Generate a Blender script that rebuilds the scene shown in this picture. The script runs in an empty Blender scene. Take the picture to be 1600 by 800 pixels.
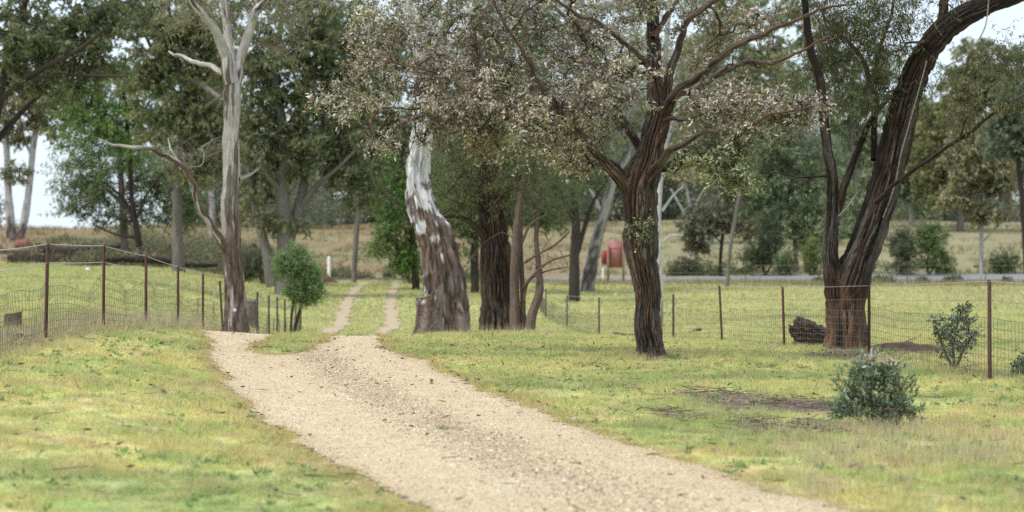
import bpy, math, random
import numpy as np
from mathutils import Vector

R = np.random.default_rng(7)
SC = bpy.context.scene
COL = SC.collection

# ------------------------------------------------------------------ camera
EYE = 1.6
FPX = 3111.0                      # focal length in pixels of a 1600 px wide picture
cam_d = bpy.data.cameras.new('camera')
cam_d.lens = 70.0; cam_d.sensor_width = 36.0
cam_d.clip_start = 0.5; cam_d.clip_end = 6000
cam_d.dof.use_dof = True
cam_d.dof.focus_distance = 27.5
cam_d.dof.aperture_fstop = 1.7
cam = bpy.data.objects.new('camera', cam_d); COL.objects.link(cam)
cam.location = (0, 0, EYE); cam.rotation_euler = (math.radians(90), 0, 0)
SC.camera = cam

# ------------------------------------------------------------------ sky, sun, exposure
SUN_EL, SUN_AZ = math.radians(62), math.radians(-60)     # azimuth from +Y towards +X
w = bpy.data.worlds.new('World'); SC.world = w; w.use_nodes = True
nt = w.node_tree; nt.nodes.clear()
out = nt.nodes.new('ShaderNodeOutputWorld'); bg = nt.nodes.new('ShaderNodeBackground')
sky = nt.nodes.new('ShaderNodeTexSky'); sky.sky_type = 'NISHITA'; sky.sun_disc = False
sky.sun_elevation = SUN_EL; sky.sun_rotation = SUN_AZ; sky.air_density = 1.0; sky.dust_density = 2.0
tc = nt.nodes.new('ShaderNodeTexCoord'); mp = nt.nodes.new('ShaderNodeMapping'); mp.inputs['Scale'].default_value = (1, 1, 2.5)
nz = nt.nodes.new('ShaderNodeTexNoise'); nz.inputs['Scale'].default_value = 2.6; nz.inputs['Detail'].default_value = 7
cr = nt.nodes.new('ShaderNodeValToRGB'); cr.color_ramp.elements[0].position = .36; cr.color_ramp.elements[1].position = .62
cr.color_ramp.elements[0].color = (.62, .62, .62, 1); cr.color_ramp.elements[1].color = (.95, .95, .95, 1)
mx = nt.nodes.new('ShaderNodeMixRGB'); mx.inputs[2].default_value = (6.0, 6.9, 7.7, 1)
nt.links.new(tc.outputs['Generated'], mp.inputs[0]); nt.links.new(mp.outputs[0], nz.inputs[0])
nt.links.new(nz.outputs[0], cr.inputs[0]); nt.links.new(cr.outputs[0], mx.inputs[0])
nt.links.new(sky.outputs[0], mx.inputs[1]); nt.links.new(mx.outputs[0], bg.inputs[0]); nt.links.new(bg.outputs[0], out.inputs[0])
bg.inputs[1].default_value = 0.085
sd = bpy.data.lights.new('sun', 'SUN'); sd.energy = 1.5; sd.angle = math.radians(10); sd.color = (1, .95, .87)
sun = bpy.data.objects.new('sun', sd); COL.objects.link(sun)
dirv = Vector((math.sin(SUN_AZ) * math.cos(SUN_EL), math.cos(SUN_AZ) * math.cos(SUN_EL), math.sin(SUN_EL)))
dirv = Vector((-dirv.x if False else dirv.x, -dirv.y, dirv.z))       # the sun stands behind the camera's left shoulder
sun.rotation_euler = dirv.to_track_quat('Z', 'Y').to_euler()
sky.sun_rotation = math.atan2(dirv.x, dirv.y)
SC.view_settings.view_transform = 'Standard'; SC.view_settings.look = 'None'
SC.view_settings.exposure = 1.05; SC.view_settings.gamma = 1.0
SC.render.film_transparent = False
SC.cycles.max_bounces = 6; SC.cycles.diffuse_bounces = 3; SC.cycles.transmission_bounces = 3
SC.cycles.use_denoising = False
SC.cycles.sample_clamp_indirect = 4

# ------------------------------------------------------------------ noise
def _h(ix, iy, iz, s):
    n = (ix * 374761393 + iy * 668265263 + iz * 2147483647 % 1442695041 + iz * 1274126177 + s * 974711) & 0xffffffff
    n = ((n ^ (n >> 13)) * 1274126177) & 0xffffffff
    n = ((n ^ (n >> 16)) * 2246822519) & 0xffffffff
    return ((n ^ (n >> 15)) & 0xffffff) / float(0xffffff)

def vn(x, y, z=None, s=0):
    x = np.asarray(x, float); y = np.asarray(y, float)
    z = np.zeros_like(x) if z is None else np.asarray(z, float)
    xi, yi, zi = np.floor(x).astype(np.int64), np.floor(y).astype(np.int64), np.floor(z).astype(np.int64)
    fx, fy, fz = x - xi, y - yi, z - zi
    fx, fy, fz = [f * f * (3 - 2 * f) for f in (fx, fy, fz)]
    o = 0
    for a in (0, 1):
        for b in (0, 1):
            for c in (0, 1):
                o = o + _h(xi + a, yi + b, zi + c, s) * (fx if a else 1 - fx) * (fy if b else 1 - fy) * (fz if c else 1 - fz)
    return o

def fbm(x, y, z=None, s=0, o=4):
    t, a, m = 0, 1, 0
    x = np.asarray(x, float); y = np.asarray(y, float)
    z = None if z is None else np.asarray(z, float)
    for k in range(o):
        f = 2.03 ** k
        t = t + a * vn(x * f, y * f, None if z is None else z * f, s + k * 17); m += a; a *= .5
    return t / m

def ss(a, b, x):
    t = np.clip((x - a) / (b - a), 0, 1); return t * t * (3 - 2 * t)

# ------------------------------------------------------------------ terrain heights
def pchip(xs, ys):
    """monotone cubic through (xs, ys[..., n])"""
    h = np.diff(xs); d = np.diff(ys) / h
    m = np.zeros_like(ys)
    a, b = d[..., :-1], d[..., 1:]
    m[..., 1:-1] = np.where(a * b > 0, 2 * a * b / np.where(a * b > 0, a + b, 1), 0)
    m[..., 0] = d[..., 0]; m[..., -1] = d[..., -1]
    return h, m

TY = np.array([4, 12, 20, 27, 31, 35, 40, 45, 52, 60, 75, 95, 110, 120, 135, 150, 170, 200, 250, 350, 700, 3000], float)
TP = np.array([-300, 0, 100, 250, 350, 480, 620, 800, 1000, 1200, 1400, 1600, 1900], float)
TU = (TP - 800) / FPX
TZ = np.array([
 [0, .08, .30, .50, .50, .50, .50, .50, .55, .62, .75, .95, 1.1, 1.3, 2.0, 2.8, 4.0, 4.4, 3.5, 0, -8, -30],
 [0, .05, .30, .52, .52, .52, .50, .48, .52, .58, .72, .92, 1.05, 1.2, 1.9, 2.75, 3.9, 4.2, 3.2, 0, -8, -30],
 [0, .03, .25, .50, .53, .53, .50, .45, .42, .45, .62, .85, 1.0, 1.15, 1.85, 2.7, 3.8, 4.2, 3.2, 0, -8, -30],
 [0, 0, .12, .30, .36, .34, .15, .05, 0, .05, .30, .65, .85, 1.0, 1.6, 2.4, 3.6, 4.4, 4.2, 2, -4, -20],
 [0, 0, .05, .15, .21, .23, .05, -.2, -.4, -.5, -.2, .2, .4, .5, .9, 1.6, 2.8, 4.2, 5.0, 4, 2, 0],
 [0, 0, 0, .05, .10, .15, -.03, -.35, -.65, -.9, -.75, -.3, -.04, 0, .1, .4, 1.2, 3.0, 5.5, 7, 8, 10],
 [0, 0, 0, .04, .08, .11, -.02, -.3, -.6, -.9, -.78, -.35, -.08, -.03, .05, .35, 1.2, 3.0, 5.7, 7, 8, 10],
 [0, 0, 0, .02, .04, .05, .0, -.15, -.5, -.85, -.8, -.42, -.12, -.08, -.02, .3, 1.3, 3.2, 6.0, 7, 8, 10],
 [0, 0, 0, 0, 0, -.01, -.08, -.32, -.62, -.82, -.78, -.48, -.18, -.1, -.05, .25, 1.3, 3.3, 6.0, 6.8, 8, 10],
 [0, 0, 0, 0, -.02, -.08, -.22, -.33, -.44, -.5, -.54, -.38, -.2, -.12, -.05, .3, 1.3, 3.3, 6.1, 6.8, 8, 10],
 [0, 0, 0, 0, -.03, -.06, -.14, -.24, -.36, -.44, -.5, -.38, -.2, -.12, -.02, .3, 1.3, 3.3, 6.0, 6.8, 8, 10],
 [0, 0, .03, .07, .03, -.02, -.1, -.2, -.34, -.42, -.5, -.38, -.2, -.12, 0, .35, 1.3, 3.2, 5.8, 6.5, 8, 10],
 [0, 0, .05, .1, .05, 0, -.1, -.2, -.34, -.42, -.5, -.38, -.2, -.12, 0, .35, 1.3, 3.2, 5.8, 6.5, 8, 10]])
_HY, _MY = pchip(TY, TZ)

def Z(x, y, micro=True):
    x = np.asarray(x, float); y = np.asarray(y, float)
    sh = np.broadcast(x, y).shape
    x = np.broadcast_to(x, sh).ravel(); y = np.broadcast_to(y, sh).ravel()
    yc = np.clip(y, TY[0], TY[-1] - 1e-6); u = np.clip(x / np.maximum(y, 10), TU[0], TU[-1] - 1e-9)
    i = np.clip(np.searchsorted(TY, yc, side='right') - 1, 0, len(TY) - 2)
    t = (yc - TY[i]) / _HY[i]
    h00, h10, h01, h11 = (1 + 2 * t) * (1 - t) ** 2, t * (1 - t) ** 2, t * t * (3 - 2 * t), t * t * (t - 1)
    zc = h00 * TZ[:, i] + h10 * _HY[i] * _MY[:, i] + h01 * TZ[:, i + 1] + h11 * _HY[i] * _MY[:, i + 1]   # (cols, n)
    zc = zc.T
    hu, mu = pchip(TU, zc)
    j = np.clip(np.searchsorted(TU, u, side='right') - 1, 0, len(TU) - 2); r = np.arange(len(x))
    t = (u - TU[j]) / hu[j]
    h00, h10, h01, h11 = (1 + 2 * t) * (1 - t) ** 2, t * (1 - t) ** 2, t * t * (3 - 2 * t), t * t * (t - 1)
    z = h00 * zc[r, j] + h10 * hu[j] * mu[r, j] + h01 * zc[r, j + 1] + h11 * hu[j] * mu[r, j + 1]
    if micro:
        z = z + (fbm(x * 1.1, y * 1.1, s=3, o=3) - .5) * .05 * ss(5, 12, y) * (1 + ss(50, 90, y) * 1.2) + (fbm(x * .12, y * .12, s=9, o=3) - .5) * .5 * ss(130, 200, y)
    return z.reshape(sh)

def P(px, py, Y):
    return np.array([(px - 800) / FPX * Y, Y, EYE - (py - 400) / FPX * Y])
def X(px, Y): return (px - 800) / FPX * Y
def hit(px, py, y0=9, y1=400):
    """ground point seen at a pixel"""
    ys = np.linspace(y0, y1, 4000) if y1 > 60 else np.linspace(y0, y1, 1500)
    d = (EYE - (py - 400) / FPX * ys) - Z(X(px, ys), ys, False)
    k = np.argmax(d < 0)
    return X(px, ys[k]), ys[k]

# ------------------------------------------------------------------ mesh helpers
def mesh_np(name, V, F, mats, parent=None, loc=(0, 0, 0), col=None, bk=None, smooth=False, matidx=None):
    """V (n,3) world coordinates, F list of (m,k) arrays; one mesh object"""
    if isinstance(F, np.ndarray): F = [F]
    F = [f for f in F if len(f)]
    me = bpy.data.meshes.new(name)
    V = np.asarray(V, np.float32) - np.asarray(loc, np.float32)
    me.vertices.add(len(V)); me.vertices.foreach_set('co', V.ravel())
    L = np.concatenate([f.ravel() for f in F]).astype(np.int32)
    tot = np.concatenate([np.full(len(f), f.shape[1], np.int32) for f in F])
    st = np.concatenate([[0], np.cumsum(tot)[:-1]]).astype(np.int32)
    me.loops.add(len(L)); me.loops.foreach_set('vertex_index', L)
    me.polygons.add(len(tot)); me.polygons.foreach_set('loop_start', st)
    if smooth: me.polygons.foreach_set('use_smooth', np.ones(len(tot), bool))
    if matidx is not None: me.polygons.foreach_set('material_index', np.asarray(matidx, np.int32))
    me.update(calc_edges=True)
    if col is not None:
        a = me.attributes.new('col', 'FLOAT_COLOR', 'POINT')
        c = np.ones((len(V), 4), np.float32); c[:, :3] = col; a.data.foreach_set('color', c.ravel())
    if bk is not None:
        a = me.attributes.new('bk', 'FLOAT_VECTOR', 'POINT'); a.data.foreach_set('vector', np.asarray(bk, np.float32).ravel())
    for m in (mats if isinstance(mats, (list, tuple)) else [mats]): me.materials.append(m)
    o = bpy.data.objects.new(name, me); COL.objects.link(o)
    if parent is not None: o.parent = parent
    else: o.location = loc
    return o

def tag(o, label=None, cat=None, group=None, kind=None):
    for k, v in (('label', label), ('category', cat), ('group', group), ('kind', kind)):
        if v: o[k] = v
    return o
def thing(name, label, cat, loc, group=None):
    o = bpy.data.objects.new(name, None); COL.objects.link(o); o.location = loc; o.empty_display_size = .3
    return tag(o, label, cat, group)
def nrm(v): return v / np.maximum(np.linalg.norm(v, axis=-1, keepdims=True), 1e-9)

def smooth_line(pts, step):
    """Catmull-Rom through pts (n, k) resampled about every step metres"""
    p = np.asarray(pts, float)
    if len(p) == 2: p = np.array([p[0], (p[0] + p[1]) / 2, p[1]])
    q = np.vstack([2 * p[0] - p[1], p, 2 * p[-1] - p[-2]]); o = []
    for i in range(1, len(q) - 2):
        n = max(1, int(np.ceil(np.linalg.norm(q[i + 1, :3] - q[i, :3]) / step)))
        t = (np.arange(n) / n)[:, None]
        a, b, c, d = q[i - 1], q[i], q[i + 1], q[i + 2]
        o.append(.5 * (2 * b + (c - a) * t + (2 * a - 5 * b + 4 * c - d) * t ** 2 + (3 * b - a - 3 * c + d) * t ** 3))
    o.append(q[-2][None]); return np.vstack(o)

def tube(P_, r, k, disp=None, cap=True):
    """one tube along P_ with radii r; returns V, F(quads), F(tris), bk, theta, v"""
    P_ = np.asarray(P_, float); n = len(P_)
    T = nrm(np.gradient(P_, axis=0))
    a = np.array([1., 0, 0]) if abs(T[0, 0]) < .8 else np.array([0, 1., 0])
    N = np.zeros_like(P_); N[0] = nrm(a - T[0] * (a @ T[0]))
    for i in range(1, n):
        v = N[i - 1] - T[i] * (N[i - 1] @ T[i]); N[i] = v / max(np.linalg.norm(v), 1e-9)
    B = np.cross(T, N)
    th = np.arange(k) / k * 2 * np.pi
    s = np.concatenate([[0], np.cumsum(np.linalg.norm(np.diff(P_, axis=0), axis=1))])
    TH, S = np.meshgrid(th, s)
    rr = np.repeat(np.asarray(r, float)[:, None], k, 1)
    if disp is not None: rr = rr + disp(TH, S, rr)
    V = P_[:, None] + rr[..., None] * (np.cos(TH)[..., None] * N[:, None] + np.sin(TH)[..., None] * B[:, None])
    V = V.reshape(-1, 3)
    i, j = np.meshgrid(np.arange(n - 1), np.arange(k), indexing='ij'); i, j = i.ravel(), j.ravel(); j2 = (j + 1) % k
    Q = np.stack([i * k + j, i * k + j2, (i + 1) * k + j2, (i + 1) * k + j], 1)
    bk = np.stack([(rr * np.cos(TH)).ravel(), (rr * np.sin(TH)).ravel(), S.ravel()], 1)
    tri = np.zeros((0, 3), int)
    if cap:
        V = np.vstack([V, P_[-1] + T[-1] * r[-1] * .3]); bk = np.vstack([bk, [0, 0, s[-1]]])
        e = n * k; j = np.arange(k); tri = np.stack([(n - 1) * k + j, (n - 1) * k + (j + 1) % k, np.full(k, e)], 1)
    return V, Q, tri, bk

class MB:
    """collects shapes for one mesh"""
    def __init__(s): s.V, s.Q, s.T, s.B, s.C, s.n = [], [], [], [], [], 0
    def add(s, V, Q=None, T=None, bk=None, col=None):
        V = np.asarray(V, float)
        if Q is not None and len(Q): s.Q.append(np.asarray(Q) + s.n)
        if T is not None and len(T): s.T.append(np.asarray(T) + s.n)
        s.V.append(V); s.B.append(V * 1.0 if bk is None else bk)
        c = np.ones((len(V), 3)) * (.2 if col is None else 1)
        if col is not None: c = c * np.asarray(col)
        s.C.append(c); s.n += len(V); return s
    def tube(s, pts, r, k=6, disp=None, col=None, cap=True):
        V, Q, T, bk = tube(pts, r, k, disp, cap)
        c = col(V, bk) if callable(col) else col
        return s.add(V, Q, T, bk, c)
    def box(s, c, d, col=None, rot=0, bev=0):
        c = np.asarray(c, float); d = np.asarray(d, float) / 2
        v = np.array([[x, y, z] for x in (-1, 1) for y in (-1, 1) for z in (-1, 1)]) * d
        ca, sa = math.cos(rot), math.sin(rot)
        v = np.stack([v[:, 0] * ca - v[:, 1] * sa, v[:, 0] * sa + v[:, 1] * ca, v[:, 2]], 1) + c
        return s.add(v, [[0, 1, 3, 2], [4, 6, 7, 5], [0, 4, 5, 1], [2, 3, 7, 6], [0, 2, 6, 4], [1, 5, 7, 3]], None, None, col)
    def build(s, name, mat, parent=None, loc=(0, 0, 0), smooth=False):
        F = []
        if s.Q: F.append(np.vstack(s.Q))
        if s.T: F.append(np.vstack(s.T))
        return mesh_np(name, np.vstack(s.V), F, mat, parent, loc, np.vstack(s.C), np.vstack(s.B), smooth)

def rods(P0, P1, r0, r1):
    """many straight three-sided rods as (V, Q)"""
    n = len(P0); D = nrm(P1 - P0); a = nrm(np.cross(D, R.normal(size=(n, 3)))); b = np.cross(D, a)
    V = np.zeros((n, 6, 3))
    for k in range(3):
        o = a * math.cos(k * 2.094) + b * math.sin(k * 2.094)
        V[:, k] = P0 + o * np.reshape(r0, (-1, 1)); V[:, 3 + k] = P1 + o * np.reshape(r1, (-1, 1))
    base = np.arange(n)[:, None] * 6
    Q = np.vstack([base + [k, (k + 1) % 3, 3 + (k + 1) % 3, 3 + k] for k in range(3)])
    return V.reshape(-1, 3), Q

def leaves(Cn, D, L, W, col):
    """many leaf blades (folded rhombs) as (V, Q, C)"""
    n = len(Cn); D = nrm(D); S = nrm(np.cross(D, R.normal(size=(n, 3)))); N = np.cross(D, S)
    L = np.reshape(L, (-1, 1)); W = np.reshape(W, (-1, 1))
    V = np.stack([Cn, Cn + D * L * .42 + S * W * .5 + N * W * .12, Cn + D * L + N * L * R.uniform(-.12, .12, (n, 1)), Cn + D * L * .42 - S * W * .5 + N * W * .12], 1)
    return V.reshape(-1, 3), np.arange(4 * n).reshape(-1, 4), np.repeat(col, 4, 0)

def pal(n, cols, wts, var=.25):
    cols = np.array(cols); k = R.choice(len(cols), n, p=np.array(wts) / sum(wts))
    c = cols[k] * (1 + R.uniform(-var, var, (n, 1))) * (1 + R.uniform(-.08, .08, (n, 3)))
    return np.clip(c, 0.003, .9)

# ------------------------------------------------------------------ materials
def new_mat(name):
    m = bpy.data.materials.new(name); m.use_nodes = True; t = m.node_tree; t.nodes.clear()
    o = t.nodes.new('ShaderNodeOutputMaterial'); return m, t, o
def nd(t, kind, **kw):
    n = t.nodes.new(kind)
    for k, v in kw.items():
        if k in n.inputs.keys(): n.inputs[k].default_value = v
        else: setattr(n, k, v)
    return n
def ramp(t, stops):
    r = t.nodes.new('ShaderNodeValToRGB'); e = r.color_ramp.elements
    while len(e) < len(stops): e.new(.5)
    for x, (p, c) in zip(e, stops): x.position = p; x.color = (*(c if hasattr(c, '__len__') else (c, c, c)), 1)
    return r

def attr_mat(name, rough=.9, spec=.3, noise=None, bump=0, bscale=30, coord='obj', stretch=(1, 1, 1), lo=.7, hi=1.3, transl=0, metal=0):
    m, t, o = new_mat(name)
    p = nd(t, 'ShaderNodeBsdfPrincipled', Roughness=rough); p.inputs['Specular IOR Level'].default_value = spec; p.inputs['Metallic'].default_value = metal
    at = nd(t, 'ShaderNodeAttribute', attribute_name='col')
    cout = at.outputs['Color']
    if coord == 'bk': vec = nd(t, 'ShaderNodeAttribute', attribute_name='bk').outputs['Vector']
    else: vec = t.nodes.new('ShaderNodeNewGeometry').outputs['Position']
    mpn = nd(t, 'ShaderNodeMapping'); mpn.inputs['Scale'].default_value = stretch; t.links.new(vec, mpn.inputs[0])
    if noise:
        n1 = nd(t, 'ShaderNodeTexNoise', Scale=noise, Detail=5.0, Roughness=.65); t.links.new(mpn.outputs[0], n1.inputs['Vector'])
        rp = ramp(t, [(.32, lo), (.68, hi)]); rp.color_ramp.elements[1].color = (1, 1, 1, 1); t.links.new(n1.outputs[0], rp.inputs[0])
        mm = nd(t, 'ShaderNodeMapRange'); mm.inputs['From Min'].default_value = .3; mm.inputs['From Max'].default_value = .7
        mm.inputs['To Min'].default_value = lo; mm.inputs['To Max'].default_value = hi; t.links.new(n1.outputs[0], mm.inputs[0])
        mu = nd(t, 'ShaderNodeVectorMath', operation='MULTIPLY'); t.links.new(cout, mu.inputs[0]); t.links.new(mm.outputs[0], mu.inputs[1]); cout = mu.outputs[0]
        t.nodes.remove(rp)
    t.links.new(cout, p.inputs['Base Color'])
    if bump:
        n2 = nd(t, 'ShaderNodeTexNoise', Scale=bscale, Detail=4.0, Roughness=.6); t.links.new(mpn.outputs[0], n2.inputs['Vector'])
        b = nd(t, 'ShaderNodeBump', Distance=bump, Strength=1.0); t.links.new(n2.outputs[0], b.inputs['Height']); t.links.new(b.outputs[0], p.inputs['Normal'])
    if transl:
        tr = nd(t, 'ShaderNodeBsdfTranslucent'); t.links.new(cout, tr.inputs[0])
        mxs = nd(t, 'ShaderNodeMixShader', Fac=transl); t.links.new(p.outputs[0], mxs.inputs[1]); t.links.new(tr.outputs[0], mxs.inputs[2]); t.links.new(mxs.outputs[0], o.inputs[0])
    else: t.links.new(p.outputs[0], o.inputs[0])
    return m

M_bark = attr_mat('rough_bark', .95, .12, noise=40, bump=.02, bscale=45, coord='bk', stretch=(1, 1, .2), lo=.6, hi=1.4)
M_smooth = attr_mat('smooth_bark', .85, .2, noise=16, bump=.02, bscale=20, coord='bk', stretch=(1, 1, .2), lo=.6, hi=1.3)
M_leaf = attr_mat('gum_leaf', .5, .4, transl=.4)
M_gloss = attr_mat('glossy_leaf', .32, .5, transl=.22)
M_grass = attr_mat('grass_blade', .7, .2, transl=.5)
M_soil = attr_mat('turf_soil', 1, .05, noise=14, bump=.03, bscale=9, lo=.72, hi=1.28)
M_gravel = attr_mat('gravel_bed', .95, .15, noise=38, bump=.012, bscale=55, lo=.72, hi=1.25)
M_stone = attr_mat('gravel_stone', .85, .25)
M_rust = attr_mat('rusted_steel', .85, .3, noise=60, lo=.5, hi=1.5)
M_wire = attr_mat('galvanised_wire', .45, .5, metal=.6)
M_dull = attr_mat('dull_paint', .6, .3, noise=6, lo=.8, hi=1.15)
M_road = attr_mat('weathered_asphalt', .85, .25, noise=2, lo=.9, hi=1.1)
M_dead = attr_mat('dead_wood', .9, .2, noise=14, bump=.02, bscale=25, lo=.5, hi=1.5)

# ------------------------------------------------------------------ driveway outline (left and right edges by distance)
EL = [hit(a, b, y1=60) for a, b in [(660, 798), (580, 755), (500, 712), (440, 672), (395, 638), (362, 605), (340, 572), (332, 545)]]
ER = [hit(a, b, y1=60) for a, b in [(1300, 799), (1130, 748), (1000, 702), (900, 668), (800, 630), (720, 596), (655, 565), (596, 545)]]
def edge(pts, first, last):
    a = np.array(sorted([(y, x) for x, y in pts])); a = np.vstack([first, a, last]); return a
eL = edge(EL, [(2, 1.2), (8, .45)], [(39, -6.1), (43, -6.35), (50, -6.5)])
eR = edge(ER, [(2, 3.9), (8, 2.95)], [(39, -2.65), (43, -3.0), (50, -3.5)])
def xl(y): return np.interp(y, eL[:, 0], eL[:, 1])
def xr(y): return np.interp(y, eR[:, 0], eR[:, 1])
RUT_A = np.array([(34, -4.8), (38, -5.15), (45, -5.5), (55, -5.85), (62, -5.9), (70, -6.0), (78, -6.6), (88, -7.3), (100, -8.0), (112, -8.5), (128, -9.2)])
RUT_B = np.array([(34, -3.0), (38, -3.1), (45, -3.5), (55, -3.9), (62, -4.15), (70, -4.2), (78, -4.75), (88, -5.35), (100, -6.0), (112, -6.5), (128, -7.3)])
def track_mask(x, y):
    """>0 on the gravel, metres inside its edge"""
    n = (fbm(x * 1.7, y * 1.7, s=21, o=5) - .5) * .34 + (vn(x * 9, y * 9, s=5) - .5) * .10
    d = np.minimum(x - xl(y), xr(y) - x)
    # grassy middle ridge that grows towards the rise
    ra = np.interp(y, RUT_A[:, 0], RUT_A[:, 1]); rb = np.interp(y, RUT_B[:, 0], RUT_B[:, 1])
    mid = .5 * (ra + rb) + .22; hw = np.interp(y, [28.0, 30.5, 34, 44], [-.4, .42, .56, .5])
    d1 = np.minimum(d, np.maximum(np.abs(x - mid) - hw, -1))
    rw = np.interp(y, [44, 60, 110], [.45, .32, .28])
    d2 = np.maximum(rw - np.abs(x - ra), rw - np.abs(x - rb))
    dd = np.where(y < 46, d1, d2)
    return dd + n * np.where(y < 46, 1, .8) + np.where(y < 46, 0, (fbm(x * 3, y * 1.2, s=23, o=3) - .55) * .45)

PATCH = []     # bare soil patches: (x, y, rx, ry, strength)
for a, b, wx, wy, s in [(1100, 617, 60, 5, 1), (1190, 630, 90, 9, 1.1), (1250, 636, 60, 6, 1), (1200, 668, 55, 6, .9), (1275, 668, 30, 5, .8), (1060, 652, 18, 3, .6),
                        (1150, 645, 30, 3, .6), (330, 602, 30, 4, .5), (250, 606, 24, 4, .5), (60, 684, 40, 5, .5), (1560, 640, 30, 4, .6), (1420, 549, 60, 7, 1.2), (1210, 541, 60, 5, 1), (1310, 555, 60, 7, 1.1),
                        (1015, 560, 40, 4, .8), (240, 675, 30, 3, .35), (500, 700, 20, 3, .3), (1110, 700, 40, 4, .4), (1365, 668, 60, 7, .8)]:
    x0, y0 = hit(a, b, y1=60); d = y0 * y0 / 3111 / (EYE) 
    PATCH.append((x0, y0, wx * y0 / FPX * 1.15, max(wy * d * 1.35, .22), s * (1.35 if y0 < 26 and a > 1000 else 1)))

def bare(x, y):
    m = np.zeros_like(x)
    q = (fbm(x * 3, y * 2.2, s=31, o=4) - .5) * 1.1
    for x0, y0, rx, ry, s in PATCH:
        d = np.sqrt(((x - x0) / rx) ** 2 + ((y - y0) / ry) ** 2)
        m = np.maximum(m, np.clip(s * 1.3 * (1.3 - d) + q * ss(1.6, .6, d), 0, 1))
    tm = track_mask(x, y)
    m = np.maximum(m, .45 * ss(-.38, -.02, tm) * (y < 46))
    return np.clip(m, 0, 1)

def turf_color(x, y):
    """albedo of the ground cover"""
    n1 = fbm(x * .45, y * .45, s=41, o=4); n2 = fbm(x * 2.6, y * 2.6, s=51, o=3); n3 = fbm(x * .07, y * .05, s=61, o=3)
    green = np.array([.36, .465, .155]); yel = np.array([.60, .555, .235]); straw = np.array([.60, .49, .28]); olive = np.array([.40, .31, .13])
    k = ss(.22, .72, n1 * .45 + n2 * .55)[:, None]
    c = green * (1 - k) + yel * k
    k = (ss(.50, .72, fbm(x * 4.5, y * 3, s=57, o=3)) * .6)[:, None]; c = c * (1 - k) + straw * k
    k = (ss(.44, .28, n1) * .35)[:, None]; c = c * (1 - k) + np.array([.27, .31, .14]) * k
    tm = track_mask(x, y)
    k = (ss(-.42, -.04, tm) * .7 * (y < 46))[:, None]; c = c * (1 - k) + olive * 1.25 * k
    # the paddocks
    k = (ss(44, 60, y) * .8)[:, None]
    pad = np.array([.38, .42, .165]) * (1 - n3[:, None]) + np.array([.53, .51, .25]) * n3[:, None]
    pad = pad * (.8 + .45 * fbm(x * .5, y * .22, s=71, o=4)[:, None])
    c = c * (1 - k) + pad * k
    k = (ss(5, 25, x) * ss(60, 110, y) * .5)[:, None]; c = c * (1 - k) + np.array([.46, .43, .24]) * k
    k = (ss(-5.5, -6.2, x) * ss(-9, -6.6, x) * ss(20, 24, y) * ss(60, 44, y) * .6)[:, None]; c = c * (1 - k) + np.array([.33, .28, .17]) * k
    # beyond the road: dry slope
    u = x / np.maximum(y, 1)
    k = ss(116, 127, y - 6 * (n3 - .5))[:, None]
    red = np.array([.29, .21, .13]); tan = np.array([.33, .29, .18]); gt = np.array([.28, .28, .15])
    q = ss(-.02, .08, u)[:, None]
    hill = red * (1 - q) + tan * q
    kk = ss(.35, .65, fbm(x * .15, y * .07, s=81, o=4))[:, None]; hill = hill * (1 - kk * .6) + gt * kk * .6
    hill = hill * (.72 + .5 * fbm(x * .8, y * .3, s=83, o=3))[:, None]
    c = c * (1 - k) + hill * k
    f = .74 + .60 * fbm(x * 8, y * 6, s=87, o=3)
    near = ss(70, 40, y)
    return c * (1 + (f - 1) * near * 1.1)[:, None]

def soil_color(x, y):
    n = fbm(x * 4, y * 4, s=91, o=3)[:, None]
    return np.array([.085, .062, .050]) * (1 - n) + np.array([.23, .175, .14]) * n

# ------------------------------------------------------------------ ground sheet
def graded(segs):
    o = [segs[0][0]]
    for a, b, st in segs:
        n = max(1, int(round((b - a) / st))); o += list(a + (b - a) * (np.arange(n) + 1) / n)
    return np.array(o)
GX = graded([(-3000, -600, 300), (-600, -200, 40), (-200, -80, 6), (-80, -30, 1.5), (-30, -11, .5), (-11, 11, .12), (11, 30, .5), (30, 80, 1.5), (80, 200, 6), (200, 600, 40), (600, 3000, 300)])
GY = graded([(-60, 0, 10), (0, 10, 1), (10, 48, .12), (48, 66, .25), (66, 150, .6), (150, 300, 3), (300, 600, 20), (600, 4000, 300)])
gx, gy = np.meshgrid(GX, GY)
gz = Z(gx, gy)
def Zg(x, y):
    """height of the ground sheet itself"""
    x = np.asarray(x, float); y = np.asarray(y, float)
    i = np.clip(np.searchsorted(GX, x) - 1, 0, len(GX) - 2); j = np.clip(np.searchsorted(GY, y) - 1, 0, len(GY) - 2)
    a = (x - GX[i]) / (GX[i + 1] - GX[i]); b = (y - GY[j]) / (GY[j + 1] - GY[j])
    return gz[j, i] * (1 - a) * (1 - b) + gz[j, i + 1] * a * (1 - b) + gz[j + 1, i] * (1 - a) * b + gz[j + 1, i + 1] * a * b
xf, yf = gx.ravel(), gy.ravel()
bm_ = bare(xf, yf)[:, None]
gc = turf_color(xf, yf) * .80 * (1 - bm_) + soil_color(xf, yf) * bm_
nX, nY = len(GX), len(GY)
i, j = np.meshgrid(np.arange(nX - 1), np.arange(nY - 1)); i, j = i.ravel(), j.ravel()
Q = np.stack([j * nX + i, j * nX + i + 1, (j + 1) * nX + i + 1, (j + 1) * nX + i], 1)
tag(mesh_np('ground', np.stack([xf, yf, gz.ravel()], 1), Q, M_soil, col=gc, smooth=True), 'grassy paddock ground rising to dry slopes', 'ground', kind='structure')

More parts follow.
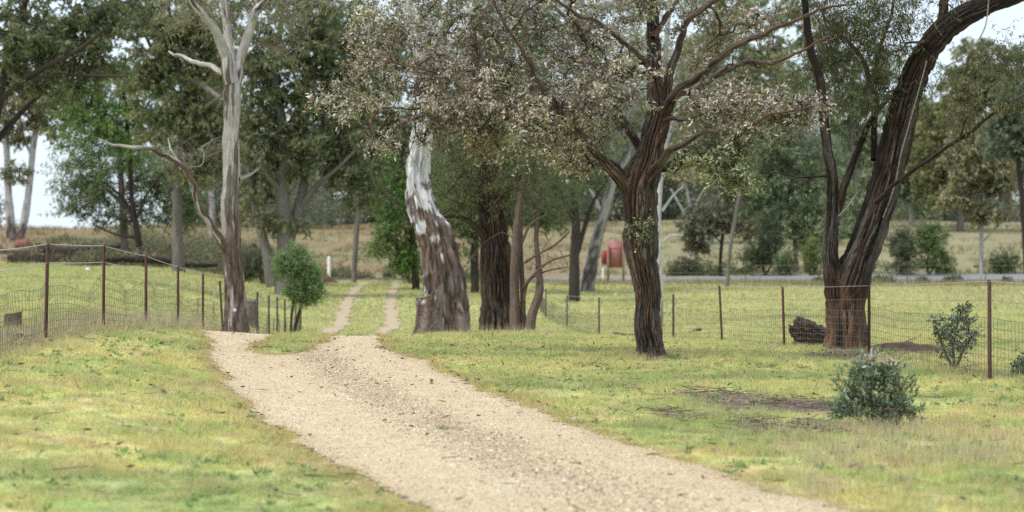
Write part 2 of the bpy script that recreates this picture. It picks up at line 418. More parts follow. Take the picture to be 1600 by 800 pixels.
# ------------------------------------------------------------------ gravel driveway
def sheet(name, xs, ys, keep, colf, mat, lift, parent=None):
    X_, Y_ = np.meshgrid(xs, ys); x, y = X_.ravel(), Y_.ravel()
    i, j = np.meshgrid(np.arange(len(xs) - 1), np.arange(len(ys) - 1)); i, j = i.ravel(), j.ravel(); n = len(xs)
    Q = np.stack([j * n + i, j * n + i + 1, (j + 1) * n + i + 1, (j + 1) * n + i], 1)
    m = keep(x[Q].mean(1), y[Q].mean(1)); Q = Q[m]
    u, inv = np.unique(Q, return_inverse=True)
    x, y = x[u], y[u]
    return x, y, inv.reshape(Q.shape)
parts = []
for xs, ys in ((np.arange(-6.9, 4.4, .045), np.arange(4, 46, .06)), (np.arange(-10, -2.8, .06), np.arange(46, 113, .25))):
    x, y, q = sheet('t', xs, ys, lambda a, b: track_mask(a, b) > 0, None, None, 0); parts.append((x, y, q))
def gravel_color(x, y):
    n = fbm(x * 1.3, y * .5, s=101, o=4)[:, None]; n2 = fbm(x * 6, y * 6, s=103, o=3)[:, None]
    c = np.array([.485, .375, .235]) * (1 - n) + np.array([.575, .475, .325]) * n
    c = c * (.85 + .3 * n2)
    mid = .5 * (xl(y) + xr(y)) + .15
    k = (ss(.45, .1, np.abs(x - mid + (fbm(x * .8, y * .8, s=107) - .5) * .7)) * ss(12, 16, y) * ss(46, 40, y) * .62)[:, None]
    c = c * (1 - k) + np.array([.33, .25, .175]) * k
    k = (ss(.22, .0, track_mask(x, y)) * .45)[:, None]; c = c * (1 - k) + np.array([.33, .25, .14]) * k
    k = (ss(44, 62, y) * .6)[:, None]; c = c * (1 - k) + np.array([.36, .29, .20]) * k
    return c
V, Qs, n = [], [], 0
for x, y, q in parts:
    V.append(np.stack([x, y, Zg(x, y) + np.where(y < 46, .009, .03)], 1)); Qs.append(q + n); n += len(x)
V = np.vstack(V)
tag(mesh_np('gravel_track', V, np.vstack(Qs), M_gravel, col=gravel_color(V[:, 0], V[:, 1]), smooth=True), 'pale gravel driveway narrowing to two wheel tracks', 'driveway', kind='structure')

# loose stones
n = 90000
y = 11.5 + 31 * R.random(n) ** 1.25; x = xl(y) - .25 + (xr(y) - xl(y) + .5) * R.random(n)
tm = track_mask(x, y); k = (tm > -.02) | ((tm > -.22) & (R.random(n) < .12)); x, y = x[k], y[k]; n = len(x)
mid = .5 * (xl(y) + xr(y)) + .15
cen = ss(.75, .2, np.abs(x - mid))
r = R.uniform(.004, .009, n) * (1 + cen * .45) * (1 + (R.random(n) < .04) * .9)
s1, s2, s3 = [R.uniform(.6, 1.2, n) for _ in range(3)]
O = np.array([[1, 0, 0], [0, 1, 0], [-1, 0, 0], [0, -1, 0], [0, 0, 1]], float)
a = R.uniform(0, 6.28, n)
V = O[None] * (np.stack([s1, s2, s3 * .7], 1) * r[:, None])[:, None] * R.uniform(.75, 1.2, (n, 5, 1))
V = np.stack([V[..., 0] * np.cos(a)[:, None] - V[..., 1] * np.sin(a)[:, None], V[..., 0] * np.sin(a)[:, None] + V[..., 1] * np.cos(a)[:, None], V[..., 2]], 2)
V += np.stack([x, y, Zg(x, y) + .011], 1)[:, None]
F = np.arange(n)[:, None, None] * 5 + np.array([[0, 1, 4], [1, 2, 4], [2, 3, 4], [3, 0, 4]])[None]
c = pal(n, [(.54, .425, .275), (.68, .60, .465), (.36, .24, .135), (.17, .11, .07), (.33, .15, .085)], [.47, .22, .2, .07, .04], .2)
dk = (cen > .4) & (R.random(n) < .25); c[dk] *= .62
tag(mesh_np('gravel', V.reshape(-1, 3), F.reshape(-1, 3), M_stone, col=np.repeat(c, 5, 0)), 'loose pale gravel stones scattered over the driveway', 'gravel', kind='stuff')

# ------------------------------------------------------------------ grass
def blades(x, y, h, wd, c, lean=.6, drop=0):
    n = len(x); z = Zg(x, y) - .004
    a = R.uniform(0, 6.28, n); b = R.uniform(0, 6.28, n); l = np.abs(R.normal(0, lean, n)) * h
    B = np.stack([x, y, z], 1); s = np.stack([np.cos(a), np.sin(a), np.zeros(n)], 1) * (wd / 2)[:, None]
    tip = B + np.stack([np.cos(b) * l, np.sin(b) * l, h], 1)
    V = np.stack([B - s, B + s, tip], 1).reshape(-1, 3)
    cc = np.repeat(c, 3, 0); cc = np.clip(cc, 0, .9)
    return V, cc
LEAN = 1.25
GV, GC = [], []
def scatter(y0, y1, dens, hh, wd, pw=1.0, umax=.40, patchy=True):
    A = umax * (y1 ** 2 - y0 ** 2); n = int(A * dens)
    y = np.sqrt(R.uniform(y0 ** 2, y1 ** 2, n)); x = y * R.uniform(-umax, umax, n)
    tm = track_mask(x, y); k = tm < .02 - R.random(n) * .12
    b = bare(x, y); k &= R.random(n) > b * .93
    x, y = x[k], y[k]; n = len(x)
    g = fbm(x * 1.6, y * 1.6, s=121, o=3)
    h = hh * R.uniform(.45, 1.35, n) * (.45 + 1.1 * ss(.25, .75, g)) * (.65 + .8 * ss(.35, .7, fbm(x * 6, y * 6, s=123, o=2)))
    c = turf_color(x, y) * R.uniform(.82, 1.28, (n, 1)) * (1 + R.uniform(-.1, .1, (n, 3)))
    q = R.random(n) < .13; c[q] = pal(q.sum(), [(.56, .48, .29), (.44, .36, .19), (.30, .21, .11)], [.5, .3, .2], .2); h = np.where(q, h * 1.1, h)
    V, C_ = blades(x, y, h, wd * R.uniform(.7, 1.3, n), c, LEAN); GV.append(V); GC.append(C_)
scatter(11, 19, 3600, .034, .009)
scatter(19, 28, 2200, .042, .011)
scatter(28, 47, 1000, .050, .016)
scatter(13, 34, 90, .10, .006)
scatter(47, 75, 130, .07, .04)
scatter(75, 118, 45, .09, .08)
V = np.vstack(GV)
tag(mesh_np('grass', V, np.arange(len(V)).reshape(-1, 3), M_grass, col=np.vstack(GC)), 'short yellow green grass over the verges and paddocks', 'grass', kind='stuff')

# small broad leaved weeds between the grass
n = 2600; y = np.sqrt(R.uniform(11.5 ** 2, 36 ** 2, n)); x = y * R.uniform(-.29, .29, n); k = (track_mask(x, y) < -.05) & (fbm(x * .8, y * .8, s=141) > .5); x, y = x[k], y[k]; n = len(x)
x = np.repeat(x, 9) + R.normal(0, .02, 9 * n); y = np.repeat(y, 9) + R.normal(0, .02, 9 * n); n = len(x)
Vw, Qw, Cw = leaves(np.stack([x, y, Zg(x, y) + .01], 1), np.stack([R.normal(size=n), R.normal(size=n), R.uniform(.2, 1.0, n)], 1), R.uniform(.03, .07, n), R.uniform(.015, .03, n), pal(n, [(.20, .30, .11), (.26, .38, .15), (.32, .38, .20)], [.4, .4, .2]))
tag(mesh_np('weeds', Vw, Qw, M_grass, col=Cw), 'little broad leaved green weeds scattered in the turf', 'weeds', kind='stuff')

# taller straw grass in clumps
GV, GC = [], []
STR = [(.64, .56, .39), (.55, .46, .29), (.45, .37, .22), (.38, .40, .17)]
def clump(x0, y0, sx, sy, n, h, wd=.007, cols=STR, wts=(.4, .3, .2, .1), lean=.45):
    x = R.normal(x0, sx, n); y = R.normal(y0, sy, n)
    k = track_mask(x, y) < -.03; x, y = x[k], y[k]; n = len(x)
    V, C_ = blades(x, y, h * R.uniform(.35, 1.15, n), np.full(n, wd), pal(n, cols, wts, .2), lean); GV.append(V); GC.append(C_)
for y0 in np.arange(22, 58, .5):                       # along the left fence
    hgt = np.interp(y0, [22, 26, 29, 34, 41, 58], [.12, .26, .28, .40, .42, .25])
    clump(-6.45 + R.normal(0, .12), y0, .26, .3, int(70 * hgt / .3), hgt)
for y0 in np.arange(24, 40, .45): clump(-7.0 + R.normal(0, .4), y0, .4, .3, 50, .25, cols=[(.38, .34, .2), (.27, .27, .1)], wts=(.6, .4))
for _ in range(26): clump(R.uniform(-7.6, -6.2), R.uniform(20.5, 27.5), .16, .16, 60, .17, cols=[(.36, .31, .25), (.28, .22, .17), (.42, .38, .30)], wts=(.4, .3, .3), lean=1.1)
for px in np.arange(648, 860, 7): clump(X(px, 41), 40.9 + R.normal(0, .3), .12, .2, 26, .26)
for x0, y0 in [(X(1545, 25.3), 25.3), (X(1500, 26.5), 26.5), (X(1450, 28), 28), (X(1358, 33), 33), (X(1420, 31), 31), (X(1480, 27), 27), (X(1575, 25), 25)]:
    clump(x0, y0, .35, .25, 200, .17, cols=[(.40, .34, .22), (.30, .24, .15)], wts=(.6, .4), lean=.9)
for px in np.arange(1290, 1440, 9): clump(X(px, 18.2), 18.2 + R.normal(0, .15), .06, .1, 60, .12, .007)
for _ in range(150):
    yy = R.uniform(12.5, 19); clump(R.uniform(.10, .29) * yy, yy, .08, .1, 26, .15, .007, lean=.35)
for _ in range(70):
    yy = R.uniform(13, 24); clump(R.uniform(-.28, -.1) * yy, yy, .08, .1, 18, .09, .007, lean=.5)
for px in np.arange(1290, 1600, 12):
    for yy in (15.4, 16.5, 17.6): clump(X(px + R.normal(0, 9), yy), yy + R.normal(0, .3), .09, .15, 34, .13, .007)
WEED = [(.26, .34, .12), (.36, .38, .16), (.2, .24, .1)]
def tuft_at(px, py, n, sx, sy, h):
    x0, y0 = hit(px, py, y1=60); x = R.normal(x0, sx, n); y = R.normal(y0, sy, n); V, C_ = blades(x, y, h * R.uniform(.4, 1.1, n), np.full(n, .008), pal(n, WEED, (1, 1, 1), .2), .8); GV.append(V); GC.append(C_)
for a_, b_2, n_, sx, sy, h_ in [(697, 671, 90, .05, .05, .07), (592, 623, 120, .12, .18, .04), (700, 690, 30, .12, .1, .03), (560, 615, 60, .12, .3, .03), (520, 580, 120, .15, .5, .04), (505, 562, 200, .16, .6, .06), (1008, 645, 20, .1, .1, .04), (545, 690, 16, .1, .1, .03)]: tuft_at(a_, b_2, n_, sx, sy, h_)
for _ in range(60):
    yy = R.uniform(17, 40); clump(R.uniform(-.02, .26) * yy, yy, .12, .15, 30, .13, .005)
for px in np.arange(1000, 1240, 16): clump(X(px, 19.5), 19.3 + R.normal(0, .8), .15, .3, 45, .12, .005)
for _ in range(90):
    yy = R.uniform(48, 118); clump(R.uniform(-.28, .3) * yy, yy, .3, .3, 24, .28, .02, cols=[(.40, .36, .18), (.28, .29, .1)], wts=(.5, .5), lean=.6)
for _ in range(420):                                    # rank verge before the road
    yy = R.uniform(113, 129); xx = R.uniform(-.06, .32) * yy; clump(xx, yy, .5, .5, 26, .38, .04, cols=[(.36, .29, .16), (.26, .21, .11), (.42, .35, .2)], wts=(.4, .4, .2), lean=.5)
for _ in range(900):                                    # tussocks on the dry slope
    yy = R.uniform(146, 235); xx = R.uniform(-.28, .32) * yy
    clump(xx, yy, .7, .7, 18, .5, .10, cols=[(.28, .21, .11), (.26, .24, .1), (.36, .29, .16)], wts=(.4, .3, .3), lean=.6)
V = np.vstack(GV)
tag(mesh_np('dry_grass', V, np.arange(len(V)).reshape(-1, 3), M_grass, col=np.vstack(GC)), 'tall straw coloured dry grass in tufts along fences and tree bases', 'dry grass', kind='stuff')

# fallen leaves, bark and twigs
n = 6500; y = np.sqrt(R.uniform(11.5 ** 2, 45 ** 2, n)); x = y * R.uniform(-.28, .28, n)
near = R.random(n) < .35; 
y = np.where(near, R.normal(31, 3.5, n), y); x = np.where(near, R.normal(1.0, 2.6, n), x); y = np.clip(y, 11, 46)
tm = track_mask(x, y); b = bare(x, y); k = (R.random(n) < np.where(tm > 0, .22, .45 + b * .6)); x, y = x[k], y[k]; n = len(x)
D = nrm(np.stack([R.normal(size=n), R.normal(size=n), np.abs(R.normal(0, .25, n))], 1))
Vl, Ql, Cl = leaves(np.stack([x, y, Zg(x, y) + .02 + .03 * R.random(n)], 1), D, R.uniform(.04, .11, n), R.uniform(.014, .03, n), pal(n, [(.13, .08, .05), (.27, .17, .11), (.38, .27, .2), (.5, .45, .4)], [.4, .3, .2, .1]))
m = 700; ym = np.sqrt(R.uniform(12 ** 2, 44 ** 2, m)); xm = ym * R.uniform(-.28, .28, m)
cl = R.random(m) < .5; kk = R.integers(0, 6, m)
for q in range(6): xm[cl & (kk == q)] = R.normal(PATCH[q][0], PATCH[q][2] * .6, (cl & (kk == q)).sum()); ym[cl & (kk == q)] = R.normal(PATCH[q][1], .5, (cl & (kk == q)).sum())
zz = Zg(xm, ym) + .03; aa = R.uniform(0, 6.28, m); ll = R.uniform(.06, .28, m)
P0 = np.stack([xm, ym, zz], 1); P1 = P0 + np.stack([np.cos(aa) * ll, np.sin(aa) * ll, R.uniform(0, .03, m)], 1)
kp = (track_mask(xm, ym) < -.05) | (R.random(m) < .12); P0, P1, m = P0[kp], P1[kp], int(kp.sum())
Vr, Qr = rods(P0, P1, R.uniform(.0035, .008, m), .003)
b_ = MB(); b_.add(Vl, Ql, None, None, Cl); b_.add(Vr, Qr, None, None, np.repeat(pal(m, [(.12, .09, .07), (.3, .25, .21), (.2, .14, .1)], [.4, .3, .3]), 6, 0))
tag(b_.build('leaf_litter', M_leaf), 'brown fallen leaves, bark strips and twigs on the grass', 'leaf litter', kind='stuff')

# ------------------------------------------------------------------ sealed road across the far side
RX = np.arange(-60, 140, .75)
road_y = np.interp(RX, [-60, -16, 5, 20, 38, 60, 140], [136, 131, 131.5, 132.5, 131, 128, 118])
road_w = 7.2
V, Qr = [], []
cols = []
offs = [0, .15, .35, .5, 3.45, 3.6, 3.75, 6.7, 6.85, 7.05, 7.2]
for x_, y_ in zip(RX, road_y):
    for o_ in offs:
        V.append((x_, y_ + o_, 0)); edgel = o_ in (.35, .5, 6.7, 6.85)
        cols.append((.20, .212, .228))
V = np.array(V); base_z = Zg(V[:, 0], np.repeat(road_y, len(offs)) + 3.6)
V[:, 2] = base_z + .05 + (V[:, 1] - np.repeat(road_y, len(offs))) * np.interp(V[:, 0], [-5, 30], [.002, .028]) + np.interp(V[:, 0], [-10, 5], [-.05, .05])
m = len(offs); i, j = np.meshgrid(np.arange(len(RX) - 1), np.arange(m - 1), indexing='ij'); i, j = i.ravel(), j.ravel()
Q = np.stack([i * m + j, (i + 1) * m + j, (i + 1) * m + j + 1, i * m + j + 1], 1)
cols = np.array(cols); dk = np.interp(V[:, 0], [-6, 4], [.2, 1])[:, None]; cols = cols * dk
Vb = V.copy(); Vb[:, 2] -= .8
ed1 = np.stack([np.arange(len(RX) - 1) * m, (np.arange(len(RX) - 1) + 1) * m], 1)
Qe = np.stack([ed1[:, 0], ed1[:, 0] + len(V), ed1[:, 1] + len(V), ed1[:, 1]], 1)
Qe2 = Qe[:, ::-1] + (m - 1)
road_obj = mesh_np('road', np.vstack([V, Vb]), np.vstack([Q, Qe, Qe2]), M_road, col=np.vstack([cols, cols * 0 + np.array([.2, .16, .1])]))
tag(road_obj, 'pale sealed road crossing behind the paddock', 'road', kind='structure')
wl = []
for a, b_2 in ((1, 2), (8, 9)):
    i0 = np.arange(len(RX) - 1); wl.append(np.stack([i0 * m + a, (i0 + 1) * m + a, (i0 + 1) * m + b_2, i0 * m + b_2], 1))
Vm = V.copy(); Vm[:, 2] += .006; sel = np.vstack(wl); keep = Vm[sel][:, 0, 0] > 0; sel = sel[keep]; u, inv = np.unique(sel, return_inverse=True)
tag(mesh_np('road_markings', Vm[u], inv.reshape(sel.shape), M_dull, col=np.full((len(u), 3), .75)), 'white edge lines painted on the road', 'road markings', kind='structure')

# ------------------------------------------------------------------ trees
def blob_pts(blobs, Y0):
    o = []
    for b in blobs:
        px, py, rx, ry, n = b[:5]; dy = b[5] if len(b) > 5 else 0; rd = b[6] if len(b) > 6 else max(rx, ry) * Y0 / FPX * .8
        d = nrm(R.normal(size=(n, 3))) * (R.random((n, 1)) ** .45)
        c = P(px, py, Y0 + dy); s = Y0 / FPX
        o.append(c + d * np.array([rx * s, rd, ry * s]))
    return np.vstack(o) if o else np.zeros((0, 3))

def grow(skel, targets, step=.3, rtip=.004, skip=.3, wob=.12, pw=.5, seed=0):
    """join each target to the nearest wood by a curved branch; returns a list of (points, radii)"""
    r = np.random.default_rng(seed)
    nodes = []; dirs = []; rad = []; ok = []
    for k, (p, rr) in enumerate(skel):
        T = nrm(np.gradient(p, axis=0)); nodes.append(p); dirs.append(T); rad.append(rr)
        f = np.linspace(0, 1, len(p)); ok.append(f >= (skip if k == 0 else .12))
    nodes = np.vstack(nodes); dirs = np.vstack(dirs); rad = np.concatenate(rad); ok = np.concatenate(ok); ns = len(nodes)
    cap = ns + len(targets) * 30; N = np.full((cap, 3), 1e6); N[:ns] = np.where(ok[:, None], nodes, 1e6)
    Dn = np.zeros((cap, 3)); Dn[:ns] = dirs; par = np.full(cap, -1); load = np.zeros(cap); rmax = np.full(cap, 1e3); rmax[:ns] = rad * .55
    cnt = ns
    d0 = np.array([np.min(np.linalg.norm(N[:ns] - t, axis=1)) for t in targets]); br = []
    for ti in np.argsort(d0):
        t = targets[ti]; d = np.linalg.norm(N[:cnt] - t, axis=1); j = int(np.argmin(d)); dd = d[j]
        p0 = nodes[j] if j < ns else N[j]
        c = p0 + Dn[j] * dd * .38 + r.normal(size=3) * dd * .10
        m = int(min(28, max(2, math.ceil(dd / step)))); s = (np.arange(1, m + 1) / m)[:, None]
        path = (1 - s) ** 2 * p0 + 2 * s * (1 - s) * c + s ** 2 * t
        if m > 2: path[:-1] += r.normal(size=(m - 1, 3)) * wob * step * .5
        a = cnt; N[a:a + m] = path; full = np.vstack([p0, path]); Dn[a:a + m] = nrm(np.diff(full, axis=0))
        par[a] = j; par[a + 1:a + m] = np.arange(a, a + m - 1); cnt += m
        rmax[a:a + m] = rmax[j]
        br.append((j, a, m, p0))
        q = a + m - 1
        while q >= ns: load[q] += 1; q = par[q]
    out = []
    for j, a, m, p0 in br:
        rr = np.minimum(rtip * load[a:a + m] ** pw, rmax[a:a + m]); out.append((np.vstack([p0, N[a:a + m]]), np.concatenate([[rr[0]], rr])))
    return out

def clusters(T, m, spread, lpt, droop, flat=.7):
    """twigs and leaf seats around each target"""
    n = len(T); P0 = np.repeat(T, m, 0); D = R.normal(size=(n * m, 3)); D[:, 2] = D[:, 2] * flat - droop * .3
    D = nrm(D); Ln = spread * R.uniform(.35, 1.15, (n * m, 1)); P1 = P0 + D * Ln
    k = R.integers(0, n * m, int(n * m * lpt)); t = R.uniform(.25, 1.05, (len(k), 1))
    base = P0[k] + (P1 - P0)[k] * t + R.normal(size=(len(k), 3)) * spread * .07
    LD = nrm(D[k] * .7 + R.normal(size=(len(k), 3)) * .8 - np.array([0, 0, droop]))
    return P0, P1, base, LD

def ridge(TH, S, kt, kv, seed):
    """0 in the cracks, 1 on the plates of fissured bark"""
    c, n = np.cos(TH), np.sin(TH)
    wv = (vn(c * 2, n * 2, S * 2.5, s=seed + 1) - .5) * 1.3
    a = vn(c * kt + 11 + wv, n * kt + 5, S * kv, s=seed); b = vn(c * kt * 1.9 + 3, n * kt * 1.9 + 9, S * kv * 2.2, s=seed + 3); e = vn(c * kt * .6, n * kt * .6, S * 7, s=seed + 5)
    return np.clip(np.minimum(np.abs(a - .5) * 4.2, .35 + np.abs(b - .5) * 3.2), 0, 1) * np.clip(.55 + np.abs(e - .5) * 4, 0, 1)
def fissured(dark, light, red, redamt, kt=7, kv=1.5, seed=2):
    dark, light, red = map(np.array, (dark, light, red))
    def f(V, bk):
        th = np.arctan2(bk[:, 1], bk[:, 0]); g = ridge(th, bk[:, 2], kt, kv, seed)[:, None]
        n = fbm(bk[:, 0] * 30, bk[:, 1] * 30, bk[:, 2] * 6, s=5, o=3)[:, None]
        c = dark * (1 - g) + light * g * (.55 + .9 * n)
        k = ss(.52, .68, fbm(bk[:, 0] * 9, bk[:, 1] * 9, bk[:, 2] * .9, s=15, o=3))[:, None] * redamt
        return c * (1 - k) + red * (.4 + g) * k
    return f
bark_dark = fissured((.020, .015, .013), (.175, .140, .120), (.16, .075, .045), .55)
bark_string = fissured((.020, .015, .013), (.130, .100, .085), (.12, .06, .04), .5, 8, 1.3, 12)
def bark_plain(c, var=.4):
    c = np.array(c)
    def f(V, bk):
        n = fbm(bk[:, 0] * 12, bk[:, 1] * 12, bk[:, 2] * 1.2, s=35, o=3)[:, None]; return c * (1 - var + 2 * var * n)
    return f
def bark_gum(z0, z1, white=(.62, .60, .60), dark=(.13, .085, .065), amt=.45, base=(.07, .052, .045), lo=.60, hi=.30, vs=.9):
    """smooth pale bark with peeling strips over a rough dark stocking between z0 and z1"""
    def f(V, bk):
        s = fbm(bk[:, 0] * 8, bk[:, 1] * 8, bk[:, 2] * vs, s=45, o=5); s2 = fbm(bk[:, 0] * 20, bk[:, 1] * 20, bk[:, 2] * 2, s=47, o=3)[:, None]
        q = ss(z0, z1, V[:, 2] + (s - .5) * (z1 - z0) * 1.6)
        thr = lo + (hi - lo) * q
        k = (1 - ss(thr - .025, thr + .025, s))[:, None]
        rg = ridge(np.arctan2(bk[:, 1], bk[:, 0]), bk[:, 2], 4.5, 2.2, 33)[:, None]; rd = ss(.5, .65, fbm(bk[:, 0] * 7 + 4, bk[:, 1] * 7, bk[:, 2] * 2.2, s=49, o=4))[:, None]
        w_ = np.array(white) * (.72 + .5 * s2); d_ = (np.array(base) * (1 - s2) + np.array(dark) * s2 * 1.7) * (.35 + .9 * rg); d_ = d_ * (1 - rd * .5) + np.array([.27, .25, .24]) * (.4 + s2) * rd * .5
        return w_ * (1 - k) + d_ * k
    return f

def furrow(amp, kt=5, kv=1.1, flare=None, seed=0, ridges=True):
    def f(TH, S, rr):
        if ridges: d = (ridge(TH, S, kt, kv, seed) - .9) * amp
        else:
            a = vn(np.cos(TH) * kt + 11, np.sin(TH) * kt + 5, S * kv, s=seed); b = vn(np.cos(TH) * kt * 2.6, np.sin(TH) * kt * 2.6 + 9, S * kv * 2.4, s=seed + 3)
            d = ((a - .7) * 1.6 + (b - .5) * .6) * amp
        lump = (vn(np.cos(TH) * 1.3, np.sin(TH) * 1.3, S * 1.4, s=seed + 7) - .6) * rr * .15
        o = d * np.clip(rr / .2, .12, 1.2) + lump
        if flare: o = o + rr * flare[0] * np.exp(-S / flare[1]) * (.25 + 1.2 * vn(np.cos(TH) * 1.9, np.sin(TH) * 1.9, 0 * S, s=seed + 9))
        return o
    return f

def pxline(pts, Y0, step=.12, ground=None):
    """(px, py, width_px[, dY]) -> smooth world points and radii"""
    a = []
    for p in pts:
        dy = p[3] if len(p) > 3 else 0; q = P(p[0], p[1], Y0 + dy); a.append([*q, p[2] * (Y0 + dy) / FPX / 2])
    a = smooth_line(a, step)
    return a[:, :3], np.maximum(a[:, 3], .002)

def tree(name, label, cat, Y0, stems, blobs, leafcol, wts, colf, group=None, mat=None, colb=None, hires=False, disp=None, disp0=None, m=6, spread=.35, lpt=8, droop=.5,
         L=(.04, .07), W=.35, leafmat=None, rtip=.004, twig=.003, skip=.3, bare_blobs=(), seed=1, extra=None, step=.3, flat=.7, var=.25, wob=.12, pw=.5, ls=1.0, wig=.0, tw=.96, lift=1.0):
    mat = mat or M_bark; colb = colb or colf
    sk = [pxline(s, Y0, .05 if hires else .25) for s in stems]
    for i in range(len(sk)):
        p, r = sk[i]; q = np.arange(len(p)) * .05; f = np.minimum(np.arange(len(p)), 12)[:, None] / 12.
        if i: r = r * ls
        if wig: p = p + f * wig * (np.stack([fbm(q * 1.7, q * 0 + i * 9 + a, s=seed, o=4) for a in (1, 4, 7)], 1) - .5) * (1 if i else .4)
        sk[i] = (p, r * tw)
    p0 = sk[0][0][0]; gz0 = float(Zg(p0[0], p0[1])); loc = (p0[0], p0[1], gz0)
    root = thing(name, label, cat, loc, group)
    tb = MB()
    for i, (p, r) in enumerate(sk):
        if i == 0 and p[0][2] > gz0 - .15: p = np.vstack([[p[0][0], p[0][1], gz0 - .2], p]); r = np.concatenate([[r[0] * 1.05], r]); sk[0] = (p, r)
        k = (150 if r[0] > .14 else 40 if r[0] > .05 else 12) if hires else (12 if r[0] > .08 else 7)
        dd = (disp0 if i == 0 and disp0 is not None else disp) if hires else (furrow(.03, 3, .8, seed=seed) if r[0] > .06 else None)
        tb.tube(p, r, k, dd, colf)
    o = tb.build('trunk', mat, root, loc, True)
    T = blob_pts(blobs, Y0)
    bb = MB(); nb = 0
    if len(T) or len(bare_blobs):
        T2 = blob_pts(bare_blobs, Y0) if len(bare_blobs) else np.zeros((0, 3))
        for p, r in grow(sk, np.vstack([T, T2]), step=step, rtip=rtip, skip=skip, seed=seed, wob=wob, pw=pw):
            bb.tube(p, r, 3 if r[0] < .012 else 5, None, colb); nb += 1
        mm = m if len(T) else 0
        if len(T):
            A0, A1, base, LD = clusters(T, m, spread, lpt, droop, flat)
            mid = (A0 + A1) / 2 + R.normal(size=A0.shape) * spread * .09
            for a_, b_, r0, r1 in ((A0, mid, twig, twig * .8), (mid, A1, twig * .8, twig * .5)):
                V, Q = rods(a_, b_, np.full(len(a_), r0), r1); bb.add(V, Q, None, None, colb(V, V))
            n = len(base); c = pal(n, leafcol, wts, var) * lift
            if extra is not None: c = extra(base, c)
            V, Q, C_ = leaves(base, LD, R.uniform(L[0], L[1], n), R.uniform(L[0], L[1], n) * W, c)
            mesh_np('crown', V, Q, leafmat or M_leaf, root, loc, C_)
        if len(T2):
            A0, A1, _, _ = clusters(T2, 4, spread * 1.2, 1, 0, 1); V, Q = rods(A0, A1, np.full(len(A0), twig), twig * .5); bb.add(V, Q, None, None, colb(V, V))
        bb.build('branches', mat, root, loc, True)
    return root

